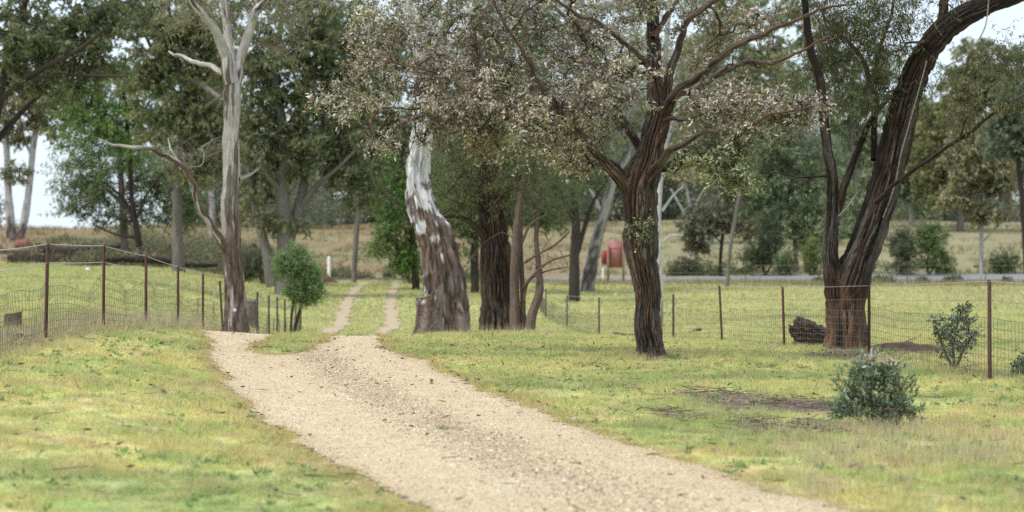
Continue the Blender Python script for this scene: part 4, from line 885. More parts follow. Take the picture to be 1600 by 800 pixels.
far('gum_tree', 'mid green gum crown rising behind the dark fibrous trunk', 100, [[(742, 452, 16), (742, 380, 13), (745, 300, 12), (752, 220, 10), (760, 120, 7), (770, 20, 4)], [(748, 260, 8), (790, 200, 6, 1), (830, 150, 4, 2)]],
    [(720, 180, 60, 60, 50), (790, 150, 70, 60, 60), (800, 250, 60, 50, 40), (720, 350, 50, 40, 30), (780, 40, 90, 60, 60), (690, 80, 60, 60, 40), (850, 330, 30, 30, 12)], DK + [(.09, .13, .05)], dkb, seed=117)
GR = [(.12, .17, .08), (.15, .21, .095), (.19, .24, .11), (.10, .14, .07)]
far('wattle_tree', 'soft green feathery tree beyond the road, just left of the big leaning trunk', 150, [[(1244, 436, 10), (1242, 380, 8), (1236, 320, 7), (1232, 250, 5)], [(1260, 430, 6, .5), (1256, 370, 5, .5), (1262, 310, 4, .5)], [(1240, 350, 4), (1212, 310, 3), (1200, 280, 2)]],
    [(1230, 240, 50, 50, 60), (1200, 300, 40, 50, 40), (1260, 320, 40, 50, 44), (1240, 190, 30, 30, 18), (1190, 240, 30, 30, 16), (1300, 260, 40, 60, 30), (1200, 360, 30, 30, 16), (1270, 370, 30, 30, 16), (1170, 300, 30, 40, 16)], GR, gyb, seed=119, lp=10)
far('gum_tree', 'pale stemmed young gum with a thin crown on the right beyond the road', 148, [[(1534, 436, 9), (1533, 400, 8), (1534, 350, 7), (1536, 310, 6), (1530, 250, 4), (1528, 200, 3)], [(1534, 330, 4), (1552, 300, 3), (1566, 270, 2)], [(1534, 380, 3), (1550, 362, 3), (1558, 350, 2)], [(1535, 330, 4), (1515, 290, 3), (1500, 250, 2)]],
    [(1520, 250, 46, 36, 40), (1560, 270, 36, 36, 30), (1500, 300, 34, 24, 14), (1545, 320, 40, 20, 16), (1530, 200, 36, 24, 14)], GUM + [(.10, .13, .06)], bark_plain((.42, .40, .38), .3), M_smooth, seed=121)
far('gum_tree', 'large golden olive gum crown standing on the slope behind the pale young gum', 215, [[(1500, 385, 14), (1500, 320, 12), (1495, 250, 11), (1505, 180, 9), (1510, 110, 7), (1520, 60, 4)], [(1500, 240, 8), (1470, 200, 6), (1450, 160, 4)], [(1503, 200, 7), (1550, 150, 6), (1580, 110, 4)]],
    [(1530, 110, 44, 50, 46), (1470, 190, 40, 56, 50), (1500, 150, 40, 40, 34), (1570, 170, 44, 50, 40), (1460, 270, 40, 50, 40), (1530, 230, 60, 40, 40), (1570, 110, 30, 26, 16)], [(.145, .155, .055), (.18, .175, .07), (.12, .14, .055), (.10, .12, .05)], gyb, seed=123)
far('gum_tree', 'dark trunked gum at the right edge beyond the long thin branch', 140, [[(1606, 440, 13), (1602, 380, 11), (1597, 310, 10), (1590, 240, 9), (1586, 180, 7), (1590, 110, 4)], [(1592, 250, 5), (1560, 210, 4), (1545, 190, 3)]],
    [(1600, 170, 40, 40, 30), (1570, 210, 36, 30, 20), (1620, 240, 30, 40, 16), (1610, 100, 30, 30, 14)], [(.08, .115, .06), (.11, .14, .07)], dkb, seed=125)
far('gum_tree', 'straggly sapling with a thin dark stem and drooping sprays beyond the far road', 142, [[(1126, 436, 7), (1126, 400, 6), (1130, 360, 6), (1134, 330, 5), (1140, 290, 3)], [(1128, 380, 3), (1105, 360, 2.5), (1085, 350, 2)], [(1130, 360, 3), (1150, 350, 2), (1165, 355, 1.5)]],
    [(1090, 350, 30, 16, 16), (1110, 330, 30, 16, 14), (1150, 350, 24, 20, 12), (1140, 290, 24, 20, 10), (1088, 385, 12, 16, 5)], [(.10, .11, .055), (.08, .10, .045), (.14, .13, .07)], bark_plain((.04, .045, .035)), seed=127)
far('gum_tree', 'leafless white branched young gum beyond the road, right of the furrowed trunk', 160, [[(1078, 425, 8), (1076, 380, 7), (1080, 340, 6), (1074, 300, 4), (1066, 270, 2)], [(1080, 350, 5), (1062, 320, 4), (1048, 295, 3)], [(1076, 370, 4), (1050, 368, 4), (1036, 378, 3)], [(1079, 340, 4), (1092, 310, 3), (1104, 290, 2)]],
    [(1080, 270, 40, 16, 8)], GUM, bark_plain((.48, .46, .44), .2), M_smooth, seed=129, wts=[1] * 4)
far('gum_tree', 'olive gum crown seen above the far road through the gap right of the furrowed trunk', 190, [[(1110, 408, 12), (1110, 340, 10), (1104, 260, 9), (1110, 180, 7), (1120, 90, 4)], [(1108, 270, 6), (1140, 210, 5), (1170, 160, 3)]],
    [(1110, 170, 50, 50, 50), (1160, 200, 50, 50, 44), (1080, 240, 40, 40, 30), (1150, 270, 40, 30, 20), (1110, 90, 40, 40, 24), (1180, 120, 40, 40, 24)], GUM + GR[:2], gyb, seed=131)
far('gum_tree', 'upright green gum far behind the left stem of the leaning tree', 200, [[(1250, 395, 10), (1252, 300, 9), (1250, 210, 8), (1256, 120, 5)], [(1251, 220, 5), (1280, 170, 4), (1300, 140, 3)]],
    [(1250, 120, 46, 40, 20), (1210, 150, 30, 40, 20), (1350, 300, 50, 40, 30), (1320, 360, 40, 30, 20)], GR, gyb, seed=133)
far('gum_tree', 'white stemmed gum on the dry slope between the left gum and the spreading tree', 170, [[(330, 385, 11), (332, 330, 10), (328, 270, 9), (335, 200, 7), (330, 130, 5)], [(330, 280, 5), (350, 230, 4), (365, 190, 3)]],
    [(335, 170, 50, 40, 36), (300, 200, 40, 40, 24), (370, 210, 36, 40, 24), (340, 100, 50, 40, 30), (380, 330, 24, 20, 8)], GUM, bark_plain((.40, .38, .36), .3), M_smooth, seed=135)

far('gum_tree', 'tall airy green gum between the furrowed trunk and the big leaning tree', 112, [[(1136, 446, 7), (1142, 380, 7), (1156, 300, 7), (1165, 200, 8), (1160, 110, 7), (1170, 20, 5)], [(1164, 210, 6), (1200, 140, 5, 1), (1230, 80, 3, 2)], [(1162, 180, 6), (1125, 110, 5, -1), (1100, 60, 3, -2)]],
    [(1120, 60, 60, 50, 24), (1190, 90, 60, 60, 26), (1240, 40, 50, 50, 24), (1150, 140, 50, 40, 22), (1210, 170, 40, 30, 20), (1160, 0, 90, 40, 40), (1080, 120, 30, 40, 16)], GUM + GR[:2], gyb, seed=141)
far('gum_tree', 'mid green gum seen between the stems of the big leaning tree', 135, [[(1345, 442, 10), (1342, 370, 9), (1338, 290, 8), (1330, 200, 7), (1335, 100, 5)], [(1338, 260, 5), (1370, 200, 4), (1390, 160, 3)]],
    [(1320, 160, 40, 50, 34), (1350, 230, 40, 40, 30), (1310, 90, 50, 40, 26), (1370, 120, 40, 50, 24), (1320, 320, 30, 40, 16)], GR + GUM[:1], gyb, seed=143)
far('gum_tree', 'rounded grey green gum on the crest above the two shrubs', 225, [[(1425, 375, 10), (1424, 300, 9), (1428, 230, 7), (1430, 160, 5)], [(1426, 280, 5), (1450, 240, 4)]],
    [(1425, 190, 40, 40, 34), (1440, 250, 40, 40, 34), (1410, 270, 34, 36, 24), (1440, 310, 40, 20, 14)], GR, bark_plain((.4, .38, .36), .3), M_smooth, seed=145)

# ------------------------------------------------------------------ distant wood, scrub
def woods(name, label, spots, cols, lsize, dens):
    mb = MB(); CV, CQ, CC, n0 = [], [], [], 0
    for (x, y, h, w_, white) in spots:
        z = float(Z(x, y, False)); pts = smooth_line(np.array([[x, y, z - .3], [x + R.normal(0, .3), y, z + h * .4], [x + R.normal(0, .8), y, z + h * .8]]), 1.5); c = np.array([.42, .40, .38]) if white else np.array([.09, .075, .065])
        mb.tube(pts, np.linspace(h * .016, h * .006, len(pts)), 6, None, c)
        for _ in range(4):
            b = pts[int(len(pts) * R.uniform(.4, .9))]; e = b + np.array([R.normal(0, w_ * .5), R.normal(0, w_ * .5), h * R.uniform(.1, .35)]); q = np.array([b, (b + e) / 2 + R.normal(0, .2, 3), e]); mb.tube(q, [h * .007, h * .005, h * .003], 4, None, c)
        nb = 14; cen = np.array([x, y, z + h * .62]) + R.normal(size=(nb, 3)) * np.array([w_ * .5, w_ * .45, h * .2]); cen[:5, 2] = z + R.uniform(.3, 2.6, 5); cen[:5, 0] += R.normal(0, 3, 5); k = R.integers(0, nb, int(dens)); 
        p = cen[k] + R.normal(size=(len(k), 3)) * np.array([w_ * .2, w_ * .2, h * .07]); cc = pal(len(k), [cols[R.integers(len(cols))]] + [cols[R.integers(len(cols))]], [.6, .4], .35)
        V, Q, C_ = leaves(p, R.normal(size=p.shape) - [0, 0, .5], R.uniform(.6, 1.2, len(p)) * lsize, R.uniform(.4, .8, len(p)) * lsize * .6, cc); CV.append(V); CQ.append(Q + n0); CC.append(C_); n0 += len(V)
    mb.add(np.vstack(CV), np.vstack(CQ), None, None, np.vstack(CC))
    return tag(mb.build(name, M_leaf), label, 'woods', kind='stuff')
sp = []
for _ in range(88):
    y = R.uniform(240, 320); u = R.uniform(.03, .30)
    if abs(u - .235) < .02 and R.random() < .5: continue
    sp.append((u * y, y, R.uniform(11, 18), R.uniform(5, 8), R.random() < .6))
for _ in range(62):
    y = R.uniform(225, 310); u = R.uniform(-.17, .03); sp.append((u * y, y, R.uniform(11, 17), R.uniform(5, 8), R.random() < .3))
for _ in range(5):
    y = R.uniform(240, 300); u = R.uniform(-.30, -.24); sp.append((u * y, y, R.uniform(9, 14), R.uniform(4, 6), R.random() < .3))
woods('distant_woods', 'haze tinted grey green gum woodland along the crest of the slope', sp, [(.17, .20, .13), (.21, .23, .14), (.16, .195, .14), (.24, .23, .14)], .62, 2300)  # distance haze is put into these greyed leaf colours; the air is clear

CV, CC = [], []
def scrubs(n, u0, u1, y0, y1, size, cols, k=140):
    for _ in range(n):
        y = R.uniform(y0, y1); x = R.uniform(u0, u1) * y; z = float(Zg(x, y)); s = size * R.uniform(.5, 1.3)
        d = nrm(R.normal(size=(k, 3))) * R.random((k, 1)) ** .5; d[:, 2] = np.abs(d[:, 2]); p = np.array([x, y, z]) + d * np.array([s * 1.3, s, s])
        q = cols[R.integers(len(cols))]
        V, Q, C_ = leaves(p, d + R.normal(size=p.shape) * .6, R.uniform(.14, .32, k), R.uniform(.06, .12, k), pal(k, [q], [1], .35)); CV.append(V); CC.append(C_)
SCR = [(.17, .165, .09), (.15, .17, .075), (.24, .20, .13), (.14, .15, .075)]
scrubs(150, -.215, -.13, 112, 138, .95, SCR); scrubs(60, -.2, -.13, 138, 160, 1.3, SCR); scrubs(26, -.135, -.10, 112, 128, .7, SCR); scrubs(14, -.26, -.215, 122, 150, .6, SCR)
scrubs(46, -.255, -.165, 115, 124, .55, [(.11, .085, .06), (.16, .14, .08), (.08, .065, .05)]); scrubs(16, -.10, -.05, 136, 150, .5, SCR); scrubs(20, -.05, .0, 118, 150, .6, [(.09, .13, .045), (.12, .12, .06)]); scrubs(24, .08, .12, 144, 158, .6, [(.11, .13, .05), (.09, .11, .05)]); scrubs(14, .13, .26, 143, 160, .6, [(.10, .15, .045), (.13, .15, .06)])
scrubs(10, .13, .27, 124, 128, .35, [(.12, .15, .05)])
V = np.vstack(CV)
tag(mesh_np('undergrowth', V, np.arange(len(V)).reshape(-1, 4), M_leaf, col=np.vstack(CC)), 'low straggling scrub around the paddock edge and road', 'undergrowth', kind='stuff')

# ------------------------------------------------------------------ bushes
def bush(name, label, px, py, Y, stems, blobs, cols, wts, L, W, m, spread, lpt, droop, mat=None, rtip=.003, bark=(.12, .09, .07), seed=0, twig=.002, step=.05, extra=None):
    x = X(px, Y); z = float(Zg(x, Y)); root = thing(name, label, 'bush', (x, Y, z)); loc = (x, Y, z)
    sk = []
    for s in stems:
        p, r = pxline([(px, py, s[0][2])] + list(s[1:]), Y, .04); p = p + (np.array([x, Y, z - .03]) - p[0]) * np.linspace(1, 0, len(p))[:, None]; sk.append((p, r))
    mb = MB()
    for p, r in sk: mb.tube(p, r, 6, None, np.array(bark))
    T = blob_pts(blobs, Y); T[:, 2] = np.maximum(T[:, 2], z + .03)
    for p, r in grow(sk, T, step=step, rtip=rtip, skip=.05, seed=seed): mb.tube(p, r, 4, None, np.array(bark))
    A0, A1, base, LD = clusters(T, m, spread, lpt, droop, .9); LD[:, 2] += .25; V, Q = rods(A0, A1, np.full(len(A0), twig), twig * .5); mb.add(V, Q, None, None, np.array(bark))
    mb.build('stems', M_dead, root, loc)
    base[:, 2] = np.maximum(base[:, 2], z + .01); n = len(base); c = pal(n, cols, wts, .25)
    if extra is not None: c = extra(base, c)
    V, Q, C_ = leaves(base, LD, R.uniform(L[0], L[1], n), R.uniform(L[0], L[1], n) * W, c); mesh_np('foliage', V, Q, mat or M_gloss, root, loc, C_)
    return root
def pale_top(b, c):
    k = ((b[:, 2] > .56) & (R.random(len(b)) < .4))[:, None]; return np.where(k, np.array([.62, .52, .48]) * R.uniform(.8, 1.1, (len(b), 1)), c)
bush('gum_sapling', 'knee high bluish green leafy bush with pale tips in front of the right fence', 1366, 667, 18.7,
     [[(1366, 667, 6), (1345, 630, 4), (1325, 600, 3)], [(1366, 667, 6), (1360, 620, 4), (1350, 575, 3)], [(1366, 667, 6), (1372, 620, 4, .1), (1376, 575, 3, .1)], [(1366, 667, 5), (1395, 630, 4, -.1), (1412, 600, 3)], [(1366, 667, 5), (1380, 640, 4, -.2), (1400, 640, 3, -.25)], [(1366, 667, 5), (1335, 650, 4, -.1), (1315, 640, 3, -.2)]],
     [(1366, 630, 46, 36, 62, 0, .26), (1350, 592, 22, 26, 22, 0, .15), (1386, 588, 22, 22, 20, 0, .15), (1320, 612, 18, 22, 11, 0, .12), (1412, 612, 14, 22, 11, 0, .12), (1328, 640, 28, 14, 10, 0, .2), (1412, 644, 30, 12, 12, -.1, .2), (1366, 570, 20, 14, 10, 0, .1), (1335, 582, 10, 12, 5, 0, .08), (1398, 580, 10, 12, 5, 0, .08), (1368, 650, 34, 12, 10, -.1, .15), (1318, 640, 16, 20, 12, 0, .15), (1420, 640, 14, 18, 12, 0, .15)],
     [(.15, .21, .11), (.20, .27, .15), (.30, .36, .25), (.10, .14, .08), (.30, .22, .13)], [.3, .3, .22, .13, .05], (.045, .085), .30, 5, .12, 3.0, -.5, seed=201, extra=pale_top, rtip=.0018, twig=.0015)
bush('gum_sapling', 'airy waist high sapling with round grey green leaves growing through the right fence', 1492, 568, 27.6,
     [[(1492, 568, 5), (1490, 530, 4), (1500, 490, 3), (1512, 478, 2)], [(1492, 568, 5), (1475, 540, 4), (1465, 515, 3)], [(1492, 568, 5), (1508, 535, 4), (1525, 520, 3)]],
     [(1490, 535, 32, 28, 44, 0, .25), (1500, 498, 30, 16, 20, 0, .2), (1470, 515, 16, 20, 12, 0, .2), (1520, 520, 16, 12, 10, 0, .2), (1508, 482, 20, 6, 8, 0, .15)],
     [(.10, .14, .08), (.15, .20, .11), (.22, .25, .17), (.08, .10, .06)], [.3, .3, .2, .2], (.04, .07), .6, 4, .13, 3, .1, seed=203, rtip=.003, twig=.002)
bush('gum_sapling', 'low dark leafed sapling cut by the right edge of the picture', 1592, 592, 25.6,
     [[(1592, 592, 4), (1588, 575, 3), (1584, 562, 2)], [(1592, 592, 4), (1604, 575, 3), (1615, 560, 2)]], [(1592, 576, 18, 14, 24, 0, .15), (1612, 570, 20, 18, 24, 0, .2)], [(.07, .11, .06), (.12, .17, .09)], [.6, .4], (.04, .07), .5, 4, .09, 3, .1, seed=205)
bush('wattle_bush', 'round bright green bush on a thin stem at the far end of the left fence', 456, 505, 57,
     [[(456, 510, 5), (455, 480, 4), (460, 450, 5), (466, 410, 3)], [(456, 480, 6), (472, 460, 4, .2), (485, 440, 3, .3)]],
     [(455, 412, 24, 20, 50, 0, .5), (478, 418, 24, 26, 60, 0, .5), (440, 420, 14, 20, 24, 0, .35), (484, 452, 24, 20, 46, 0, .4), (490, 430, 10, 20, 16, 0, .3), (470, 390, 14, 8, 12, 0, .3), (456, 450, 16, 16, 20, 0, .4), (486, 466, 14, 12, 20, 0, .3), (468, 468, 16, 10, 18, 0, .3), (434, 402, 8, 8, 5, 0, .2)],
     [(.22, .32, .12), (.28, .39, .16), (.17, .26, .10)], [.4, .35, .25], (.06, .12), .18, 9, .26, 8, .2, mat=M_leaf, seed=207, rtip=.004, twig=.003, step=.15, bark=(.07, .055, .05))
for (lab, px, py, Y, bl, cl, sd_) in [
    ('dark rounded shrub beyond the road right of the furrowed trunk', 1196, 435, 146, [(1195, 385, 30, 36, 60, 0, 1.4), (1180, 400, 22, 26, 26, 0, 1.2), (1200, 350, 16, 16, 14, 0, .8)], [(.05, .085, .04), (.075, .11, .05)], 211),
    ('grey green shrub beyond the road behind the right fence', 1410, 434, 147, [(1410, 400, 28, 34, 60, 0, 1.4), (1412, 372, 18, 20, 26, 0, .9)], [(.085, .12, .06), (.11, .145, .075)], 213),
    ('yellow green young tree shaped shrub beside the grey green one past the road', 1452, 434, 146, [(1455, 385, 28, 34, 60, 0, 1.4), (1440, 370, 18, 16, 16, 0, .8), (1470, 415, 28, 18, 30, 0, 1.2), (1458, 355, 12, 10, 8, 0, .5)], [(.09, .15, .045), (.12, .19, .055)], 215),
    ('small low shrub at the foot of the pale young gum', 1565, 436, 148, [(1562, 415, 22, 18, 30, 0, 1), (1575, 405, 12, 12, 10, 0, .5)], [(.09, .13, .05)], 217),
    ('light green shrub below the feathery tree past the road', 1228, 437, 141, [(1225, 412, 18, 22, 26, 0, .8)], [(.10, .17, .05), (.08, .13, .05)], 219),
    ('yellowish shrub close left of the leaning trunk past the road', 1268, 437, 141, [(1270, 400, 16, 34, 36, 0, .8)], [(.15, .20, .05), (.10, .15, .045)], 221),
    ('dark green pointed shrub past the white post near the leaning gum', 640, 440, 116, [(634, 408, 12, 28, 32, 0, .6)], [(.04, .08, .025), (.06, .11, .03)], 223),
    ('greyish shrub under the spreading dark tree', 410, 440, 104, [(405, 405, 26, 28, 40, 0, 1), (385, 420, 20, 18, 20, 0, .8)], [(.10, .12, .06), (.08, .10, .05)], 225),
    ('olive shrub on the slope right of the sign', 1070, 436, 146, [(1072, 418, 26, 16, 26, 0, 1)], [(.12, .14, .06), (.09, .11, .05)], 227)]:
    cs = [tuple(v * f for v, f in zip(c, (1.55, 1.4, 1.6))) for c in (cl if len(cl) > 1 else cl * 2)]
    bush('shrub', lab, px, py, Y, [[(px, py, 5), (px - 4, py - 18, 4), (px - 2, py - 34, 3)], [(px, py, 4), (px + 8, py - 18, 3), (px + 12, py - 30, 2)]], bl, cs, [1] * len(cs), (.18 * Y / 140, .34 * Y / 140), .25, 6, .62 * Y / 140, 8, .3, mat=M_leaf, seed=sd_, rtip=.012, twig=.008, step=.35)

# ------------------------------------------------------------------ fences
def picket(mb, x, y, z0, h, lean=(0, 0), col=(.10, .045, .032), s=1.0):
    """steel Y-section post with wire holes"""
    a = .022 * s; b = .0045 * s; T = np.array([lean[0], lean[1], 1.0]); z0 -= .15; h += .15
    for ang in (0, 2.094, 4.189):
        c, sn = math.cos(ang + .5), math.sin(ang + .5); d = np.array([c, sn, 0]); n_ = np.array([-sn, c, 0])
        base = np.array([x, y, z0]); q = []
        for t in (0, h):
            for u_, v_ in ((0, -b), (a, -b), (a, b), (0, b)): q.append(base + T * t + d * u_ + n_ * v_)
        mb.add(np.array(q), [[0, 1, 5, 4], [1, 2, 6, 5], [2, 3, 7, 6], [4, 5, 6, 7]], None, None, np.array(col))
    for t in np.arange(.3, h - .02, .11):
        cpt = np.array([x, y, z0]) + T * t; mb.box(cpt + [0, -.013, 0], (.012, .003, .007), np.array([.33, .30, .28]))
def fence(name, label, posts, wires, net, wire_col, net_col, rw=.003, postcol=(.075, .036, .028), netdroop=None, vstep=.15):
    x0, y0 = posts[0][0], posts[0][1]; z0 = float(Zg(x0, y0)); root = thing(name, label, 'fence', (x0, y0, z0)); loc = (x0, y0, z0)
    info = []
    for q in posts:
        x, y, h = q[:3]; lean = q[3] if len(q) > 3 else (0, 0); z = float(Zg(x, y)); mb = MB(); picket(mb, x, y, z, h, lean, q[4] if len(q) > 4 else postcol, s=1.15); mb.build('post', M_rust, root, loc); info.append((x, y, z, h, lean))
    def at(k, hh):
        x, y, z, h, l = info[k]; return np.array([x + l[0] * (hh + .15), y + l[1] * (hh + .15), z + hh])
    for hh, rad, c, sag in wires:
        mb = MB()
        for k in range(len(info) - 1):
            ha = info[k][3] * hh; hb = info[k + 1][3] * hh; a, b = at(k, ha), at(k + 1, hb); t = np.linspace(0, 1, 9)[:, None]
            p = a * (1 - t) + b * t; p[:, 2] -= (4 * t * (1 - t) * sag)[:, 0]; mb.tube(p, np.full(9, rad), 4, None, np.array(c), cap=False)
        mb.build('wire', M_wire, root, loc)
    if net:
        mb = MB(); top, nh = net
        for k in range(len(info) - 1):
            a, b = at(k, 0), at(k + 1, 0); Ld = np.linalg.norm(b - a); nv = max(4, int(Ld / vstep)); t = np.linspace(0, 1, nv + 1); base = a[None] * (1 - t[:, None]) + b[None] * t[:, None]; base[:, 2] = Zg(base[:, 0], base[:, 1]) + .02
            dr = (netdroop[k % len(netdroop)] if netdroop else .03); tp = top - dr * 4 * t * (1 - t) - dr * .35 * np.sin(t * 9 + k); lean_ = .05 * np.sin(t * 7 + k * 2)
            rows = []
            for q in range(nh):
                f = (q / (nh - 1)) ** 1.15; pz = base.copy(); pz[:, 2] += tp * f * info[k][3]; pz[:, 0] += lean_ * f * (1.5 if netdroop else .6) * 4 * t * (1 - t); rows.append(pz)
                mb.tube(pz, np.full(len(pz), rw), 3, None, np.array(net_col), cap=False)
            for q in range(nh - 1):
                V, Q = rods(rows[q][1:-1], rows[q + 1][1:-1], np.full(nv - 1, rw * .8), rw * .8); mb.add(V, Q, None, None, np.array(net_col))
        mb.build('wire_netting', M_wire, root, loc)
    return root
GALV = (.50, .49, .49); RW = (.22, .17, .15)
lp = [(-6.25, 19.5, 1.3), (X(-8, 23.3), 23.3, 1.25, (0, 0)), (X(71, 26.6), 26.6, 1.27, (.02, 0)), (X(161, 30.8), 30.8, 1.27, (.01, 0)), (X(228, 34.6), 34.6, 1.24), (X(278, 37.8), 37.8, 1.20), (X(317, 40.8), 40.8, 1.20), (X(349, 43.6), 43.6, 1.20, (-.06, 0)),
      (X(402, 48.5), 48.5, 1.16, (0, 0), (.045, .055, .045)), (X(420, 51.5), 51.5, 1.16, (0, 0), (.045, .055, .045)), (X(433, 54), 54, 1.16, (0, 0), (.045, .055, .045)), (X(445, 56.5), 56.5, 1.18), (X(462, 60), 60, 1.15), (X(470, 66), 66, 1.1)]
lp[0] = (-6.3, 19.5, 1.25)
fence('wire_fence', 'rusty picket fence with two pale top wires and sagging netting left of the driveway', lp, [(.99, .0065, GALV, .010), (.79, .006, GALV, .008)], (.58, 7), GALV, (.15, .12, .105), rw=.0034, netdroop=[.05, .06, .13, .10, .04, .09, .05])
rp = [(X(1745, 20.5), 20.5, 1.25), (X(1547, 24.9), 24.9, 1.26, (-.006, 0)), (X(1358, 33), 33, 1.17, (0, 0)), (X(1226, 38), 38, 1.18, (-.03, 0)), (X(1129, 42.5), 42.5, 1.22, (-.05, 0)), (X(1052, 48.5), 48.5, 1.14), (X(936, 57), 57, 1.20), (X(886, 66), 66, 1.12, (0, 0), (.05, .06, .045)), (X(853, 76), 76, 1.15, (0, 0), (.05, .06, .045)), (X(838, 88), 88, 1.15, (0, 0), (.05, .06, .045))]
fence('wire_fence', 'straight netting fence on rusty star pickets across the right paddock edge', rp, [(.985, .0045, GALV, .006), (.80, .003, (.3, .28, .27), .02)], (.62, 8), GALV, (.20, .175, .16), rw=.0034)
fp = [(X(px, Y), Y, 1.25, (0, 0), (.09, .075, .065)) for px, Y in [(1020, 118), (1165, 117), (1290, 116.5), (1418, 116), (1540, 115), (1660, 114)]]
fence('wire_fence', 'thin plain wire fence along the near side of the far road', fp, [(.97, .006, (.3, .3, .3), .02), (.6, .006, (.3, .3, .3), .02), (.3, .006, (.3, .3, .3), .02)], None, GALV, RW)

# ------------------------------------------------------------------ small things
# red sign board seen from behind, on two timber posts
Y = 119.; x0 = X(962, Y); z0 = float(Zg(x0, Y)); s = Y / FPX
root = thing('road_sign', 'faded red sign board on two timber posts by the far road', 'sign', (x0, Y, z0)); loc = (x0, Y, z0)
def zp(py): return EYE - (py - 400) * s
mb = MB(); mb.box((X(961.5, Y), Y, zp(397.5)), (26 * s, .04, 41 * s), np.array([.36, .15, .14])); mb.box((X(961.5, Y), Y - .023, zp(388)), (26 * s, .008, .8 * s), np.array([.3, .06, .06])); mb.build('sign_panel', M_dull, root, loc)
mb = MB(); mb.box((X(944, Y), Y + .12, zp(402)), (9 * s, .03, 22 * s), np.array([.40, .08, .085]), rot=.5); o = mb.build('side_panel', M_dull, root, loc)
for px in (950, 974): mb = MB(); mb.box((X(px, Y), Y - .09, (zp(384) + z0 - .3) / 2), (.13, .11, zp(384) - z0 + .3), np.array([.26, .17, .11])); mb.build('post', M_dead, root, loc)
def wpost(label, px, py0, py1, Y, wpx, col=(.80, .80, .78)):
    x = X(px, Y); z = float(Zg(x, Y)); zt = EYE - (py0 - 400) * Y / FPX; mb = MB(); r = wpx * Y / FPX / 2
    p = np.array([[x, Y, z - .2], [x, Y, z + .05], [x, Y, zt - .03], [x, Y, zt]]); mb.tube(p, [r, r, r, r * .8], 14, None, np.array(col)); o = tag(mb.build('marker_post', M_dull, None, (x, Y, z), True), label, 'post'); return o
wpost('short white post beside the rusty scrap at the end of the track, left', 514, 401, 430, 122, 5)
wpost('taller white post standing just left of the leaning gum by the far road', 647, 402, 441, 114, 5.5)
wpost('tiny white guide post left of the red sign', 942, 419, 440, 124, 3)
# rusty scrap
x = X(518, 117); z = float(Zg(x, 117)); mb = MB()
pts = np.array([[-.45, 0, 0], [-.5, .1, .55], [-.3, .1, .62], [0, .05, .30], [.4, .05, .1], [.45, 0, 0]]); V = np.vstack([pts, pts + [0, .12, 0]]) + [x, 117, z]
mb.add(V, [[0, 1, 2, 3], [0, 3, 4, 5], [6, 9, 8, 7], [6, 11, 10, 9]] + [[k, k + 6, (k + 1) % 6 + 6, (k + 1) % 6] for k in range(6)], None, None, np.array([.14, .055, .04])); tag(mb.build('scrap_metal', M_rust, None, (x, 117, z)), 'dark red rusty plate lying below the short white post', 'scrap metal')

# root burl behind the fence
x = X(1261, 37.6); z = float(Zg(x, 37.6)); mb = MB(); cf = lambda V, bk: (lambda k, n: np.array([.045, .036, .028]) * (1 - k) * (.5 + n) + np.array([.30, .25, .19]) * k * (.4 + n))(ss(.50, .62, fbm(V[:, 0] * 5, V[:, 1] * 5, V[:, 2] * 7 + 3, s=77, o=4))[:, None], fbm(V[:, 0] * 20, V[:, 1] * 20, V[:, 2] * 20, s=79, o=3)[:, None])
pb = smooth_line(np.array([[x + .30, 37.75, z + .02], [x + .22, 37.68, z + .14], [x + .05, 37.6, z + .26], [x - .12, 37.5, z + .33], [x - .22, 37.42, z + .36]]), .02); n_ = len(pb)
V, Q, T_, bk_ = tube(pb, np.interp(np.linspace(0, 1, n_), [0, .3, .8, 1], [.26, .28, .25, .24]), 72, furrow(.09, 4, 2.2, seed=61)); e = V[(n_ - 1) * 72:n_ * 72]; d_ = nrm(e - e.mean(0)); e += (fbm(d_[:, 0] * 3, d_[:, 2] * 3, s=63, o=4)[:, None] - .55) * np.array([-.22, -.1, .12]); ce = e.mean(0)
V[(n_ - 1) * 72:n_ * 72] = e; V[-1] = ce + np.array([.16, .1, -.06]); mb.add(V, Q, T_, bk_, bark_string(V, bk_) * 1.1)
lump(mb, (x - .12, 37.5, z + .06), (.16, .14, .12), bark_plain((.19, .155, .12), .8), .45, 3, 9, 40, 24); lump(mb, (x + .28, 37.6, z + .05), (.14, .14, .14), bark_string, .4, 3, 17, 36, 20)
for q in range(9):
    a = R.uniform(0, 3.14); p = np.array([[x, 37.5, z + .25], [x + math.cos(a) * .25, 37.45, z + .25 + math.sin(a) * .2], [x + math.cos(a) * .36, 37.4 + R.normal(0, .05), z + .2 + math.sin(a) * .28]]); mb.tube(smooth_line(p, .05), np.linspace(.035, .008, len(smooth_line(p, .05))), 6, None, bark_plain((.10, .08, .062), .6))
tag(mb.build('log_butt', M_dead, None, (x, 37.6, z), True), 'broken dark hollow log butt lying left of the big leaning trunk', 'log butt')
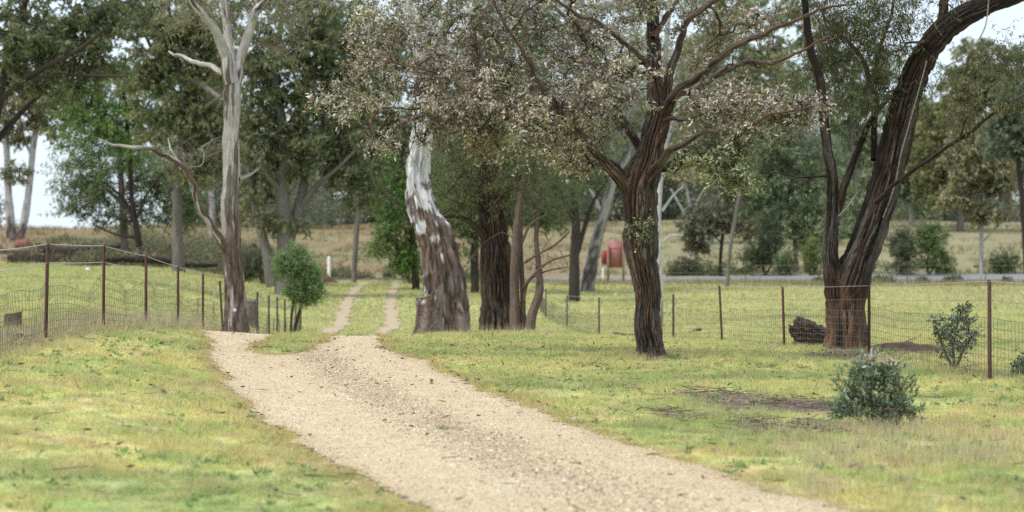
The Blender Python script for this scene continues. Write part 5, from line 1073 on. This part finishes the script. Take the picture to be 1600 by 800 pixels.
# soil mounds
def mound(label, px, Y, wx, hy, h, seed, col):
    x = X(px, Y); z = float(Zg(x, Y)); n = 46; g = np.linspace(-1, 1, n); A, B = np.meshgrid(g, g); rr = np.sqrt(A ** 2 + B ** 2); H = h * ss(1, .1, rr) * (.35 + 1.2 * fbm(A * 3 + seed, B * 3, s=seed, o=4)) - .03 * ss(.6, 1, rr)
    V = np.stack([x + A * wx, Y + B * hy, Zg(x + A * wx, Y + B * hy) + H - .01], 2).reshape(-1, 3); i, j = np.meshgrid(np.arange(n - 1), np.arange(n - 1)); i, j = i.ravel(), j.ravel(); Q = np.stack([j * n + i, j * n + i + 1, (j + 1) * n + i + 1, (j + 1) * n + i], 1)
    nn = fbm(V[:, 0] * 7, V[:, 1] * 7, s=seed + 2)[:, None]; c = np.array(col) * (.5 + nn)
    tag(mesh_np('soil_mound', V, Q, M_soil, None, (x, Y, z), c, None, True), label, 'mound')
mound('low dark brown mound of dug soil right of the big leaning trunk', 1405, 34.6, 1.1, .4, .15, 3, (.085, .058, .045))
mound('flat brown earth heap beside the broken hollow log butt', 1212, 37.4, .55, .4, .10, 5, (.25, .18, .14))
mound('thin dark soil spill in front of the big leaning trunk', 1325, 34.4, .6, .3, .07, 7, (.20, .15, .12))
# fallen logs
def log(label, pts, Y, col=(.07, .058, .05), cat='log', name='fallen_log'):
    P_, r = pxline(pts, Y, .12 * Y / 50); x, y = P_[0][:2]; z = float(Zg(x, y)); mb = MB(); mb.tube(P_, r, 10, furrow(.03, 3, 1, seed=int(abs(pts[0][0]))), bark_plain(col, .6)); return tag(mb.build(name, M_dead, None, (x, y, z), True), label, cat)
log('long charred log lying across the back of the left paddock', [(150, 408, 5), (190, 405, 10), (250, 407, 12), (300, 414, 9), (340, 414, 5)], 113, (.03, .026, .024))
log('bleached grey log on the slope above the charred one', [(60, 388, 16), (110, 392, 13), (165, 388, 9), (200, 383, 5)], 128, (.075, .062, .052))
log('black fallen branch in the right paddock behind the lone furrowed trunk', [(958, 521, 5), (985, 524, 6), (1030, 526, 5), (1070, 522, 5), (1090, 516, 7), (1096, 514, 3)], 60, (.045, .04, .035))
log('short dark log end jutting left behind the middle pickets', [(870, 526, 5), (900, 524, 7), (935, 529, 4)], 60, (.05, .04, .035))
log('thin pale stick lying on grass by the leaning trunk', [(1408, 539, 1.5), (1420, 531, 1.8), (1432, 528, 1)], 36.5, (.2, .18, .16), 'stick', 'stick')
x = X(50, 140); z = float(Zg(x, 140)); mb = MB(); lump(mb, (x - .6, 140, z + .1), (.7, .6, .5), bark_plain((.22, .105, .07), .5), .4, 2.4, 11); tag(mb.build('earth_clod', M_dead, None, (x, 140, z), True), 'orange red upturned root plate of earth beneath the twin white gum', 'earth')
x = X(30, 26.4); z = float(Zg(x, 26.4)); mb = MB(); lump(mb, (x, 26.4, z + .02), (.10, .07, .045), bark_plain((.05, .042, .036), .5), .5, 3, 13); tag(mb.build('clod', M_dead, None, (x, 26.4, z), True), 'small black clod under the left netting', 'clod')
x = X(137, 96); z = EYE - 26 * 96 / FPX; zg = float(Zg(x, 96)); mb = MB(); lump(mb, (x, 96, zg + .1), (.13, .1, .11), np.array([.75, .75, .74]), .3, 2.4, 19, 20, 12); tag(mb.build('white_rock', M_stone, None, (x, 96, zg), True), 'single white rock in the grass of the left paddock', 'rock')
x = X(366, 44.6); z = EYE - 85 * 44.6 / FPX; mb = MB(); lump(mb, (x, 44.68, z), (.04, .03, .035), np.array([.8, .8, .8]), .1, 2, 23, 16, 10); tag(mb.build('wire_insulator', M_dull, None, (x, 44.6, z), True), 'white insulator fixed on the peeling gum trunk', 'insulator')

print('objects', len(SC.objects), 'polys', sum(len(o.data.polygons) for o in SC.objects if o.type == 'MESH'))
